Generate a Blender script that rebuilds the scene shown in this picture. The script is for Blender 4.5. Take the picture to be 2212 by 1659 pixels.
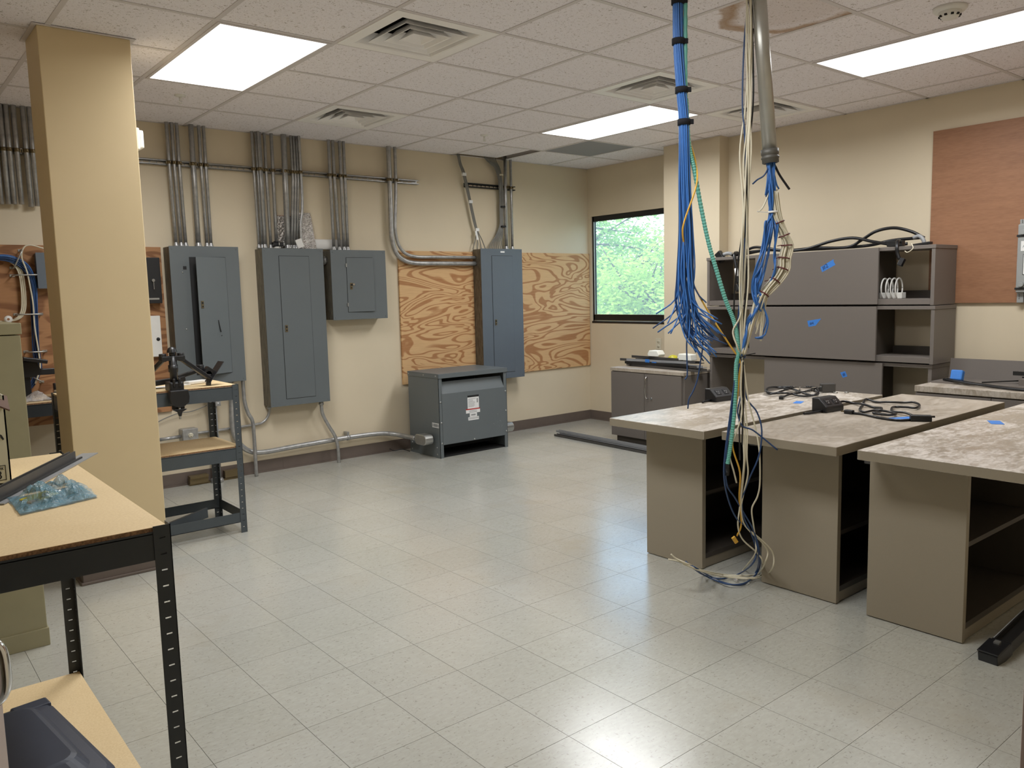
import bpy, bmesh, math, random
from mathutils import Vector, Matrix
random.seed(7)
PI = math.pi
# light and exposure
SKY, SUN, EXPO, LAMP, LENS, SPREAD = .85, 1.2, 0.0, 32.5, 2.2, 167
LAMPC = (.96, .98, 1)
WALLC = (214, 200, 174); COLC = (222, 200, 158)
scene = bpy.context.scene
COL = scene.collection
for o in list(bpy.data.objects): bpy.data.objects.remove(o, do_unlink=True)

# ------------------------------------------------------------------ camera, sky, sun, exposure
H = 2.709                      # ceiling height
YB = 3.02                      # back wall
XW, XC, XR = 4.02, 3.67, 3.80  # window wall, pilaster face, right wall
CAM = Vector((-2.2643, -3.3081, 1.4081))
def make_camera():
    yaw, pitch, roll = math.radians(39.2334), math.radians(-6.4298), math.radians(-1.4198)
    fwd = Vector((math.sin(yaw)*math.cos(pitch), math.cos(yaw)*math.cos(pitch), math.sin(pitch)))
    right = Vector((math.cos(yaw), -math.sin(yaw), 0)); up = right.cross(fwd)
    r2 = math.cos(roll)*right + math.sin(roll)*up; u2 = -math.sin(roll)*right + math.cos(roll)*up
    cd = bpy.data.cameras.new('camera'); cd.sensor_width = 36; cd.lens = 1741.48/2212*36; cd.clip_start = .02
    c = bpy.data.objects.new('camera', cd); COL.objects.link(c)
    m = Matrix((r2, u2, -fwd)).transposed().to_4x4(); m.translation = CAM; c.matrix_world = m
    scene.camera = c
make_camera()
w = bpy.data.worlds.new('sky'); scene.world = w; w.use_nodes = True
nt = w.node_tree; nt.nodes.clear()
sk = nt.nodes.new('ShaderNodeTexSky'); sk.sky_type = 'NISHITA'; sk.sun_disc = False
sk.sun_elevation = math.radians(50); sk.sun_rotation = math.radians(250); sk.dust_density = 2.0; sk.air_density = 1.2
bg = nt.nodes.new('ShaderNodeBackground'); bg.inputs['Strength'].default_value = SKY
wo = nt.nodes.new('ShaderNodeOutputWorld')
nt.links.new(sk.outputs[0], bg.inputs[0]); nt.links.new(bg.outputs[0], wo.inputs[0])
sd = bpy.data.lights.new('sun', 'SUN'); sd.energy = SUN; sd.angle = math.radians(1); sd.color = (1, .95, .86)
so = bpy.data.objects.new('sun', sd); COL.objects.link(so)
so.rotation_euler = Vector((.72, .35, -.9)).to_track_quat('-Z', 'Y').to_euler()
vs = scene.view_settings; vs.view_transform = 'Standard'; vs.look = 'None'; vs.gamma = 1; vs.exposure = EXPO; vs.use_curve_mapping = False

# ------------------------------------------------------------------ materials
def lin(c): return tuple((v/255/12.92 if v <= 10.3 else ((v/255+.055)/1.055)**2.4) for v in c)
M = {}
class NT:
    def __init__(s, name):
        s.m = bpy.data.materials.new(name); s.m.use_nodes = True; s.t = s.m.node_tree; s.n = s.t.nodes
        s.b = s.n['Principled BSDF']; M[name] = s.m
    def new(s, typ, **kw):
        n = s.n.new(typ)
        for k, v in kw.items():
            if k in n.inputs: n.inputs[k].default_value = v
            else: setattr(n, k, v)
        return n
    def link(s, a, b): s.t.links.new(a, b)
    def coords(s, scale=(1,1,1), kind='Object', rnd=0):
        tc = s.new('ShaderNodeTexCoord'); mp = s.new('ShaderNodeMapping'); mp.inputs['Scale'].default_value = scale
        s.link(tc.outputs[kind], mp.inputs[0])
        if rnd:
            oi = s.new('ShaderNodeObjectInfo'); mu = s.new('ShaderNodeMath', operation='MULTIPLY'); mu.inputs[1].default_value = rnd
            s.link(oi.outputs['Random'], mu.inputs[0]); s.link(mu.outputs[0], mp.inputs['Location'])
        return mp.outputs[0]
    def noise(s, vec, scale, detail=3, rough=.55, dist=0):
        n = s.new('ShaderNodeTexNoise'); n.inputs['Scale'].default_value = scale; n.inputs['Detail'].default_value = detail
        n.inputs['Roughness'].default_value = rough; n.inputs['Distortion'].default_value = dist
        s.link(vec, n.inputs['Vector']); return n.outputs['Fac']
    def ramp(s, fac, *stops, mode='LINEAR'):
        r = s.new('ShaderNodeValToRGB'); e = r.color_ramp.elements; r.color_ramp.interpolation = mode
        while len(e) < len(stops): e.new(.5)
        for k, (p, c) in enumerate(stops):
            e[k].position = p; c = (c, c, c) if isinstance(c, (int, float)) else c; e[k].color = (*c, 1)
        s.link(fac, r.inputs[0]); return r.outputs['Color']
    def math(s, op, a, b=None):
        n = s.new('ShaderNodeMath', operation=op)
        for k, v in enumerate((a, b)):
            if v is None: continue
            if isinstance(v, (int, float)): n.inputs[k].default_value = v
            else: s.link(v, n.inputs[k])
        return n.outputs[0]
    def mix(s, fac, a, b, blend='MIX'):
        n = s.new('ShaderNodeMix', data_type='RGBA', blend_type=blend)
        for k, v in ((0, fac), (6, a), (7, b)):
            if isinstance(v, (int, float)): n.inputs[k].default_value = v
            elif isinstance(v, tuple): n.inputs[k].default_value = (*v, 1)
            else: s.link(v, n.inputs[k])
        return n.outputs[2]
    def bump(s, h, strength=.2, dist=.002):
        b = s.new('ShaderNodeBump'); b.inputs['Strength'].default_value = strength; b.inputs['Distance'].default_value = dist
        s.link(h, b.inputs['Height']); s.link(b.outputs[0], s.b.inputs['Normal'])
    def set(s, color=None, rough=.5, metal=0, spec=.5):
        if color is not None:
            if isinstance(color, tuple): s.b.inputs['Base Color'].default_value = (*color, 1)
            else: s.link(color, s.b.inputs['Base Color'])
        if isinstance(rough, (int, float)): s.b.inputs['Roughness'].default_value = rough
        else: s.link(rough, s.b.inputs['Roughness'])
        s.b.inputs['Metallic'].default_value = metal; s.b.inputs['Specular IOR Level'].default_value = spec
        return s
def plain(name, rgb, rough=.5, metal=0, var=.06, scale=14, bump=0, spec=.5):
    t = NT(name); c = lin(rgb); v = t.coords()
    n = t.noise(v, scale, 4)
    lo = tuple(x*(1-var) for x in c); hi = tuple(min(1, x*(1+var)) for x in c)
    t.set(t.ramp(n, (.3, lo), (.7, hi)), rough, metal, spec)
    if bump: t.bump(t.noise(v, scale*12, 2), bump, .001)
    return t
plain('wall', WALLC, .55, var=.035, scale=1.4, bump=.12, spec=.3)
plain('column_paint', COLC, .5, var=.03, scale=2, bump=.12, spec=.3)
plain('vinyl_base', (104, 92, 84), .45, var=.05)
plain('black_frame', (22, 22, 24), .4, var=.05)
plain('white_plastic', (226, 224, 218), .4, var=.02)
plain('ivory', (212, 204, 182), .4, var=.02)
plain('tee', (214, 207, 206), .5, var=.01)
plain('diffuser_white', (248, 245, 243), .45, var=.02)
plain('dark_void', (18, 18, 18), .9)
plain('return_grey', (150, 150, 152), .8, var=.08, scale=300)
plain('panel_grey', (99, 105, 107), .42, var=.025, scale=5)
plain('panel_blue_grey', (92, 101, 110), .42, var=.025, scale=5)
plain('desk', (146, 136, 118), .42, var=.02, scale=260, spec=.4)
plain('desk_edge', (140, 130, 112), .45, var=.02, scale=260, spec=.4)
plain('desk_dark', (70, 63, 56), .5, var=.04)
plain('hutch', (112, 105, 99), .42, var=.02, scale=260, spec=.4)
plain('shelf_steel', (46, 50, 53), .42, var=.06)
plain('shelf_steel_far', (72, 79, 84), .42, var=.05)
plain('black_plastic', (24, 24, 26), .38, var=.08)
plain('black_rubber', (20, 20, 23), .32, var=.05)
plain('strut_black', (28, 30, 32), .5)
plain('cabinet_olive', (150, 143, 112), .42, var=.03)
plain('carton', (200, 196, 170), .7, var=.05, scale=6)
plain('carton_inside', (96, 70, 55), .8)
plain('tote_navy', (44, 50, 66), .45, var=.12, scale=9)
plain('cable_blue', (58, 110, 178), .4, var=.1)
plain('cable_navy', (38, 66, 108), .42, var=.08)
plain('cable_white', (216, 208, 184), .45, var=.04)
plain('cable_yellow', (214, 164, 56), .4, var=.05)
plain('cable_grey', (120, 118, 112), .45)
plain('hose_teal', (104, 176, 160), .45, var=.04)
plain('tape_blue', (56, 122, 202), .6, var=.05, scale=60)
plain('tape_ink', (24, 46, 92), .7)
plain('velcro', (16, 16, 22), .9)
plain('tie_maroon', (92, 30, 34), .5)
plain('pipe_grey', (182, 180, 172), .32, metal=.6, var=.05)
plain('coupling_grey', (96, 94, 88), .5, metal=.3)
plain('alu', (176, 176, 172), .35, metal=.8)
plain('chrome', (220, 220, 220), .12, metal=1, var=.01)
plain('brass_dark', (126, 112, 84), .4, metal=.8)
plain('print_white', (228, 228, 226), .5, var=.01)
plain('print_grey', (150, 150, 150), .6)
plain('print_red', (176, 48, 46), .5)
plain('print_black', (24, 24, 24), .6)
plain('tan_wood', (168, 110, 72), .7, var=.1)
plain('rust_wood', (150, 84, 50), .7, var=.1)
plain('foam', (236, 236, 226), .7, var=.02)
plain('yellow_bag', (196, 186, 50), .35, var=.2)
plain('paper', (224, 222, 218), .7, var=.02)
plain('door_white', (206, 190, 182), .5, var=.01)
plain('telecom_grey', (150, 152, 150), .45, var=.03)
plain('trim_charcoal', (70, 68, 66), .4, var=.08)
plain('trim_grey', (146, 147, 148), .4, var=.06)
plain('trim_black', (30, 29, 28), .45, var=.08)
plain('ground', (96, 108, 70), .9, var=.2, scale=.6)
plain('bark', (92, 82, 70), .9, var=.2)

def mk_special():
    # galvanised conduit
    t = NT('galv'); v = t.coords((1, 1, 1)); n = t.noise(v, 30, 4)
    t.set(t.ramp(n, (.25, lin((150, 150, 150))), (.75, lin((188, 187, 184)))), t.ramp(n, (.3, .3), (.7, .42)), .62)
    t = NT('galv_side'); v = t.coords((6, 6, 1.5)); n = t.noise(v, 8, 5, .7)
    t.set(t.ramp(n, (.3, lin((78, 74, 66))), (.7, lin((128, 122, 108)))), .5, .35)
    # floor tile: vinyl composition with streaky chips, scuffs and a worn polish
    t = NT('floor_tile'); a = t.noise(t.coords((60, 150, 1), rnd=37), 1.0, 1.5, .5)
    b = t.noise(t.coords((130, 50, 1), rnd=91), 1.0, 1.5, .5)
    geo = t.new('ShaderNodeNewGeometry'); pos = geo.outputs['Position']
    base = t.ramp(t.noise(pos, .9, 3, .5), (.35, lin((173, 172, 161))), (.65, lin((183, 181, 172))))
    c = t.mix(t.ramp(a, (.29, .5), (.35, 0)), base, lin((126, 124, 110)))
    c = t.mix(t.ramp(b, (.67, 0), (.73, .5)), c, lin((124, 120, 106)))
    c = t.mix(t.ramp(t.noise(t.coords((40, 90, 1), rnd=13), 1, 2, .5), (.4, 0), (.75, .35)), c, lin((196, 195, 187)))
    c = t.mix(t.ramp(t.noise(pos, 1.9, 5, .6), (.56, 0), (.78, .4)), c, lin((164, 154, 128)))
    oi = t.new('ShaderNodeObjectInfo'); c = t.mix(1.0, c, t.ramp(oi.outputs['Random'], (0, .95), (1, 1.0)), 'MULTIPLY')
    t.set(c, t.ramp(t.noise(pos, 6, 3, .5), (.3, .2), (.7, .268)), 0, .55); t.b.inputs['Coat Weight'].default_value = .5; t.b.inputs['Coat Roughness'].default_value = .21; t.bump(t.noise(pos, 26, 2, .5), .05, .002)
    t = NT('floor_joint'); t.set(lin((92, 90, 80)), .8)
    # ceiling tile with fissures
    def ceil(name, stain):
        t = NT(name); v = t.coords((1, 1, 1), rnd=53); n = t.noise(v, 78, 2, .5, 1.2)
        base = lin((247, 242, 246)); c = t.mix(t.ramp(n, (.335, .7), (.375, 0)), base, lin((150, 134, 120)))
        fine = t.noise(v, 260, 2); c = t.mix(t.ramp(fine, (.3, .25), (.55, 0)), c, lin((176, 160, 144)))
        if stain:
            tc = t.coords((1, 1, 0)); wob = t.noise(tc, 5, 4); d = t.new('ShaderNodeVectorMath', operation='DISTANCE')
            t.link(tc, d.inputs[0]); d.inputs[1].default_value = (.02, -.14, 0)
            dd = t.math('ADD', d.outputs['Value'], t.math('MULTIPLY', wob, .22))
            ring = t.ramp(dd, (.28, .25), (.36, .12), (.42, .85), (.455, .7), (.475, 0))
            c = t.mix(ring, c, lin((168, 132, 92)))
        t.set(c, .85, 0, .2); t.bump(n, .35, .004)
    ceil('ceiling_tile', 0); ceil('ceiling_tile_stained', 1)
    # plywood, flat-sawn figure
    def ply(name, c0, c1, freq, sx, sz, dist=.4, lo=.35):
        t = NT(name); v = t.coords((sx, sx, sz)); n = t.noise(v, 1.0, 2.2, .45, dist)
        s_ = t.math('SINE', t.math('MULTIPLY', n, freq)); f = t.ramp(t.math('ADD', t.math('MULTIPLY', s_, .5), .5), (lo, 0), (.86, 1))
        fine = t.noise(t.coords((3, 3, 90)), 2, 3); f2 = t.mix(.25, f, t.ramp(fine, (.35, 0), (.65, 1)))
        t.set(t.ramp(f2, (0, lin(c0)), (1, lin(c1))), .62, 0, .3)
    ply('plywood', (214, 176, 128), (164, 112, 70), 96, 1.15, 3.9, .9, .6)
    ply('plywood_left', (176, 130, 90), (130, 88, 58), 70, 1.1, 4.0, .6, .55)
    t = NT('brown_board'); v = t.coords((1, 1.2, 14)); n = t.noise(v, 2, 5, .6); f = t.noise(t.coords((1, 6, 60)), 3, 3)
    t.set(t.mix(.4, t.ramp(n, (.3, lin((138, 97, 70))), (.7, lin((160, 115, 84)))), t.ramp(f, (.3, lin((130, 92, 66))), (.75, lin((166, 122, 92))))), .5, 0, .4)
    # particle board
    t = NT('particle'); v = t.coords(); n = t.noise(v, 160, 3); b = t.noise(v, 5, 3)
    t.set(t.mix(.35, t.ramp(n, (.35, lin((214, 187, 142))), (.65, lin((230, 206, 162)))), t.ramp(b, (.3, lin((214, 187, 142))), (.7, lin((232, 208, 166))))), .6, 0, .3)
    t = NT('particle_edge'); n = t.noise(t.coords(), 220, 3); t.set(t.ramp(n, (.35, lin((104, 78, 54))), (.65, lin((160, 122, 86)))), .8)
    # laminate top with dried dust smears
    def top(name, amount):
        t = NT(name); v = t.coords((1, 2.2, 1), rnd=11); n = t.noise(v, 3.2, 4, .55, 1.0); n2 = t.noise(v, 24, 4, .55, .8)
        base = lin((162, 150, 134)); d = t.mix(.5, n, n2)
        c = t.mix(t.ramp(d, (.44, 0), (.6, amount)), base, lin((220, 212, 202)))
        t.set(c, t.ramp(d, (.4, .3), (.62, .5)), 0, .5)
    top('top_dusty', .75); top('top_clean', .22); top('top_light', .5)
    # foil bubble wrap
    t = NT('foil'); v = t.coords((30, 30, 60)); n = t.noise(v, 1.4, 3); t.set(t.ramp(n, (.3, lin((190, 184, 180))), (.7, lin((236, 232, 228)))), .22, .9); t.bump(n, .9, .02)
    # blue antistatic / clear bag
    for nm, c, al in (('bag_blue', (120, 170, 190), .55), ('bag_clear', (225, 222, 220), .45)):
        t = NT(nm); n = t.noise(t.coords((9, 9, 9)), 4, 4, .6, 1); t.set(lin(c), .12, 0, .8); t.b.inputs['Alpha'].default_value = al; t.bump(n, .9, .02)
    # window glass: thin pane with faint haze
    t = NT('glass'); t.n.remove(t.b); tr = t.new('ShaderNodeBsdfTransparent'); tr.inputs[0].default_value = (.9, .95, .95, 1)
    gl = t.new('ShaderNodeBsdfGlossy'); gl.inputs['Roughness'].default_value = .02
    df = t.new('ShaderNodeBsdfTranslucent'); df.inputs[0].default_value = (.9, .93, .95, 1)
    m1 = t.new('ShaderNodeMixShader'); m1.inputs[0].default_value = .16; t.link(tr.outputs[0], m1.inputs[1]); t.link(df.outputs[0], m1.inputs[2])
    m2 = t.new('ShaderNodeMixShader'); m2.inputs[0].default_value = .05; t.link(m1.outputs[0], m2.inputs[1]); t.link(gl.outputs[0], m2.inputs[2])
    t.link(m2.outputs[0], t.n['Material Output'].inputs[0])
    # troffer lens
    t = NT('lens'); t.set(lin((250, 248, 244)), .4); t.b.inputs['Emission Color'].default_value = (*LAMPC, 1); t.b.inputs['Emission Strength'].default_value = LENS
    # foliage
    for nm, a, b in (('leaf_bright', (150, 190, 70), (196, 220, 110)), ('leaf_mid', (110, 160, 62), (160, 200, 90)), ('leaf_dark', (82, 128, 60), (120, 166, 80))):
        t = NT(nm); n = t.noise(t.coords(), 2.2, 3); c = t.ramp(n, (.3, lin(a)), (.7, lin(b))); t.set(c, .55)
        tl = t.new('ShaderNodeBsdfTranslucent'); t.link(c, tl.inputs[0]); mx = t.new('ShaderNodeMixShader'); mx.inputs[0].default_value = .4
        t.link(t.b.outputs[0], mx.inputs[1]); t.link(tl.outputs[0], mx.inputs[2]); t.link(mx.outputs[0], t.n['Material Output'].inputs[0])
mk_special()

# ------------------------------------------------------------------ mesh building
def catmull(pts, k=6):
    P = [Vector(p) for p in pts]
    if len(P) < 3: return P
    Q = [P[0]*2-P[1]] + P + [P[-1]*2-P[-2]]; out = []
    for i in range(1, len(Q)-2):
        a, b, c, d = Q[i-1], Q[i], Q[i+1], Q[i+2]
        for s in range(k):
            t = s/k; out.append(.5*((2*b)+(c-a)*t+(2*a-5*b+4*c-d)*t*t+(3*b-a-3*c+d)*t**3))
    out.append(P[-1]); return out
class MB:
    def __init__(s): s.v = []; s.f = []; s.sm = []
    def add(s, V, F, smooth=False):
        o = len(s.v); s.v += [Vector(p) for p in V]; s.f += [tuple(i+o for i in f) for f in F]; s.sm += [smooth]*len(F); return s
    def box(s, x0, x1, y0, y1, z0, z1):
        V = [(x, y, z) for x in (x0, x1) for y in (y0, y1) for z in (z0, z1)]
        return s.add(V, [(0,1,3,2), (4,6,7,5), (0,4,5,1), (2,3,7,6), (0,2,6,4), (1,5,7,3)])
    def obox(s, c, ax, ay, az, dx, dy, dz):
        c = Vector(c); ax, ay, az = (Vector(q) for q in (ax, ay, az))
        V = [c+ax*dx/2*i+ay*dy/2*j+az*dz/2*k for i in (-1, 1) for j in (-1, 1) for k in (-1, 1)]
        return s.add(V, [(0,1,3,2), (4,6,7,5), (0,4,5,1), (2,3,7,6), (0,2,6,4), (1,5,7,3)])
    def bar(s, p0, p1, wd, ht, up=(0, 0, 1)):
        p0, p1 = Vector(p0), Vector(p1); d = (p1-p0); L = d.length; d.normalize(); r = d.cross(Vector(up)).normalized(); u = r.cross(d)
        return s.obox((p0+p1)/2, d, r, u, L, wd, ht)
    def prism(s, poly, h, axis='z', base=0):
        n = len(poly)
        def P(a, b, c): return {'z': (a, b, c), 'x': (c, a, b), 'y': (a, c, b)}[axis]
        V = [P(a, b, base) for a, b in poly]+[P(a, b, base+h) for a, b in poly]
        return s.add(V, [tuple(range(n)), tuple(range(2*n-1, n-1, -1))]+[(i, i+n, (i+1) % n+n, (i+1) % n) for i in range(n)])
    def tube(s, pts, r, n=8, k=6, smooth=True, radii=None, closed=False):
        P = catmull(pts, k) if k > 1 else [Vector(p) for p in pts]
        m = len(P); V = []; u = None
        for i, p in enumerate(P):
            t = (P[min(i+1, m-1)]-P[max(i-1, 0)]).normalized()
            if u is None: u = t.orthogonal().normalized()
            else:
                u = (u-t*u.dot(t))
                u = u.normalized() if u.length > 1e-6 else t.orthogonal().normalized()
            b = t.cross(u); rr = r if radii is None else radii[min(i*len(radii)//m, len(radii)-1)]
            V += [p+(u*math.cos(2*PI*j/n)+b*math.sin(2*PI*j/n))*rr for j in range(n)]
        F = [(i*n+j, i*n+(j+1) % n, (i+1)*n+(j+1) % n, (i+1)*n+j) for i in range(m-1) for j in range(n)]
        s.add(V, F, smooth); o = len(s.v)-len(V)
        s.f += [tuple(o+j for j in reversed(range(n))), tuple(o+(m-1)*n+j for j in range(n))]; s.sm += [False, False]; return s
    def cyl(s, p0, p1, r, n=14, r1=None):
        p0, p1 = Vector(p0), Vector(p1); t = (p1-p0).normalized(); u = t.orthogonal().normalized(); b = t.cross(u); r1 = r if r1 is None else r1
        V = [p0+(u*math.cos(2*PI*j/n)+b*math.sin(2*PI*j/n))*r for j in range(n)]+[p1+(u*math.cos(2*PI*j/n)+b*math.sin(2*PI*j/n))*r1 for j in range(n)]
        s.add(V, [(j, (j+1) % n, n+(j+1) % n, n+j) for j in range(n)], True); o = len(s.v)-2*n
        s.f += [tuple(o+j for j in reversed(range(n))), tuple(o+n+j for j in range(n))]; s.sm += [False, False]; return s
    def lathe(s, prof, c, axis=(0, 0, 1), n=16):
        c = Vector(c); t = Vector(axis).normalized(); u = t.orthogonal().normalized(); b = t.cross(u); m = len(prof)
        V = [c+t*h+(u*math.cos(2*PI*j/n)+b*math.sin(2*PI*j/n))*r for r, h in prof for j in range(n)]
        return s.add(V, [(i*n+j, i*n+(j+1) % n, (i+1)*n+(j+1) % n, (i+1)*n+j) for i in range(m-1) for j in range(n)], True)
    def dome(s, c, r, axis=(0, -1, 0), flat=.6, n=8):
        return s.lathe([(r, 0), (r*.92, r*flat*.45), (r*.6, r*flat*.85), (.0005, r*flat)], c, axis, n)
def wloc(o):
    p = Vector((0, 0, 0))
    while o is not None: p += o.location; o = o.parent
    return p
def mkobj(name, mb, mat, parent=None, bevel=0, local=False, origin=None):
    me = bpy.data.meshes.new(name)
    off = Vector((0, 0, 0)) if local else (wloc(parent) if parent else Vector(origin or (0, 0, 0)))
    me.from_pydata([p-off for p in mb.v], [], mb.f); me.update()
    me.polygons.foreach_set('use_smooth', mb.sm)
    bm = bmesh.new(); bm.from_mesh(me); bmesh.ops.recalc_face_normals(bm, faces=bm.faces)
    if bevel:
        e = [x for x in bm.edges if len(x.link_faces) == 2 and x.calc_face_angle(0) > .5]
        bmesh.ops.bevel(bm, geom=e, offset=bevel, segments=2, affect='EDGES', profile=.5, clamp_overlap=True)
    bm.to_mesh(me); bm.free()
    me.materials.append(M[mat]); o = bpy.data.objects.new(name, me); COL.objects.link(o)
    if parent: o.parent = parent
    elif origin is not None: o.location = Vector(origin)
    return o
def tag(o, label, cat, group=None):
    o['label'] = label; o['category'] = cat
    if group: o['group'] = group
    return o
def thing(name, label, cat, loc, group=None):
    o = bpy.data.objects.new(name, None); COL.objects.link(o); o.location = loc; o.empty_display_size = .1
    return tag(o, label, cat, group)
def single(name, label, cat, mb, mat, group=None, bevel=0):
    xs = [p.x for p in mb.v]; ys = [p.y for p in mb.v]; zs = [p.z for p in mb.v]
    o = mkobj(name, mb, mat, None, bevel, origin=((min(xs)+max(xs))/2, (min(ys)+max(ys))/2, min(zs)))
    return tag(o, label, cat, group)
def struct(name, mb, mat, bevel=0):
    o = mkobj(name, mb, mat, None, bevel); o['kind'] = 'structure'; return o
def inst(src, loc, parent=None):
    o = src.copy(); COL.objects.link(o); o.location = loc; o.parent = parent; return o
def B(*a): return MB().box(*a)
def textobj(body, name, size, mat, parent, pos, right, up, align='CENTER'):
    cu = bpy.data.curves.new(name, 'FONT'); cu.body = body; cu.size = size; cu.align_x = align; cu.align_y = 'CENTER'; cu.extrude = .0004
    ob = bpy.data.objects.new(name, cu); COL.objects.link(ob)
    dg = bpy.context.evaluated_depsgraph_get(); dg.update()
    me = bpy.data.meshes.new_from_object(ob.evaluated_get(dg)); bpy.data.objects.remove(ob)
    r = Vector(right).normalized(); u = Vector(up).normalized(); nrm = r.cross(u)
    m = Matrix((r, u, nrm)).transposed().to_4x4(); m.translation = Vector(pos)-(wloc(parent) if parent else Vector((0, 0, 0)))
    me.transform(m); me.materials.clear(); me.materials.append(M[mat])
    o = bpy.data.objects.new(name, me); COL.objects.link(o); o.parent = parent; return o

# ------------------------------------------------------------------ room shell
XL, YF, T = -2.85, -3.15, .12        # left wall, front (doorway) wall, wall thickness
YH = -4.9                            # end of the unseen hall box, added to keep sky light out
TOP = H+.45
def build_floor():
    fl = struct('floor', B(XL-T, XW+T, YH-T, YB+T, -.06, -.0035), 'floor_joint')
    s = .3048; g = .00075; cells = []
    f = Vector((.6288, .7698, -.112)).normalized()
    for i in range(-10, 14):
        for j in range(-17, 11):
            x0, y0 = i*s, j*s
            if x0+s < XL or x0 > XW or y0+s < YH or y0 > YB: continue
            c = Vector((x0+s/2, y0+s/2, 0)); d = c-CAM; dep = d.dot(f)
            lat = d.dot(Vector((.7746, -.6324, 0)))
            vis = dep > .6 and -.72 < lat/dep < .74 and d.z/dep > -.68
            cells.append((d.length if vis else 99, x0, y0))
    cells.sort()
    full = MB(); b = s/2-g; full.box(-b, b, -b, b, -.0035, 0); proto = None; rest = MB(); n = 0
    for dist, x0, y0 in cells:
        x1, y1 = min(x0+s, XW), min(y0+s, YB)
        whole = x0 >= XL and x1-x0 > .3 and y1-y0 > .3
        if dist < 50 and n < 298 and whole:
            if proto is None: proto = mkobj('floor_tile', full, 'floor_tile', fl, local=True); proto.location = (x0+s/2, y0+s/2, 0)
            else: inst(proto, (x0+s/2, y0+s/2, 0), fl)
            n += 1
        else: rest.box(max(x0, XL)+g, x1-g, y0+g, y1-g, -.0035, 0)
    r = mkobj('floor_tiles_beyond', rest, 'floor_tile', fl); r['kind'] = 'stuff'
build_floor()

def build_walls():
    struct('wall_back', B(XL-T, XW+.05, YB, YB+T, 0, TOP), 'wall')
    struct('wall_left', B(XL-T, XL, YF, YB, 0, TOP), 'wall')
    struct('wall_right', B(XR, XR+.35, YF-T, 1.05, 0, TOP), 'wall')
    struct('wall_pilaster', B(XC, XW+.05, 1.05, 1.67, 0, TOP), 'wall')
    m = B(XW, XW+.05, 1.67, YB, 0, 1.075); m.box(XW, XW+.05, 1.67, YB, 2.205, TOP); m.box(XW, XW+.05, 2.972, YB, 1.075, 2.205)
    struct('wall_window', m, 'wall')
    m = B(-1.72, XR, YF-T, YF, 0, TOP); m.box(XL-T, -2.70, YF-T, YF, 0, TOP); m.box(-2.70, -1.72, YF-T, YF, 2.12, TOP)
    struct('wall_front', m, 'wall')
    m = B(XL-T, XL, YH, YF-T, 0, TOP); m.box(-.9, -.9+T, YH, YF-T, 0, TOP); m.box(XL-T, -.9+T, YH-T, YH, 0, TOP)
    struct('wall_hall_unseen', m, 'wall')  # unseen hall walls, added so sky light cannot leak through the doorway
    # vinyl cove base with a small toe
    def base(nm, boxes):
        m = MB()
        for (x0, x1, y0, y1, ax) in boxes:
            m.box(x0, x1, y0, y1, 0, .1)
            if ax == 'y-': m.box(x0, x1, y0-.008, y0, 0, .012)
            if ax == 'x-': m.box(x0-.008, x0, y0, y1, 0, .012)
        struct(nm, m, 'vinyl_base')
    base('baseboard_back', [(XL, .42, YB-.004, YB, 'y-'), (.421, XW, YB-.004, YB, 'y-')])
    base('baseboard_right', [(XW-.004, XW, 1.67, YB-.004, 'x-'), (XC-.004, XC, 1.05, 1.67, 'x-'), (XC, XR, 1.046, 1.05, 'y-'), (XR-.004, XR, YF, 1.046, 'x-')])
    # free-standing column
    c = struct('column', B(-1.465, -1.056, 1.112, 1.415, 0, H), 'column_paint', .004)
    m = B(-1.472, -1.049, 1.105, 1.422, 0, .1); m.box(-1.482, -1.039, 1.095, 1.432, 0, .014)
    mkobj('cove_base', m, 'vinyl_base', c, .003)
    m = MB()
    for a in ((-1.487, -1.034, 1.09, 1.112), (-1.487, -1.034, 1.415, 1.437), (-1.487, -1.465, 1.112, 1.415), (-1.056, -1.034, 1.112, 1.415)): m.box(*a, H-.002, H)
    mkobj('edge_angle', m, 'tee', c)
    # door frame the view passes through, and the open door leaf
    struct('trim_1', B(-1.725, -1.69, YF-T-.01, YF+.012, 0, 2.12), 'door_white', .003)
    struct('trim_2', B(-2.70, -2.66, YF-T-.01, YF+.012, 0, 2.12), 'door_white', .003)
    hx, hy = -2.655, -3.12; ex, ey = hx+.5105, hy+.8598
    d = Vector((ex-hx, ey-hy, 0)).normalized(); n = Vector((d.y, -d.x, 0))
    m = MB().obox((hx+d.x*.45, hy+d.y*.45, 1.06), d, n, (0, 0, 1), .9, .044, 2.1)
    door = struct('door_1', m, 'door_white', .002)
    p = Vector((hx, hy, 0))+d*.852
    lv = MB().tube([p+n*a+Vector((0, 0, z)) for a, z in ((.022, 1.088), (.036, 1.086), (.045, 1.076), (.047, 1.055), (.045, 1.036), (.036, 1.026), (.022, 1.024))], .0075, 12, 5)
    mkobj('pull_handle', lv, 'chrome', door)
build_walls()

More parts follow.
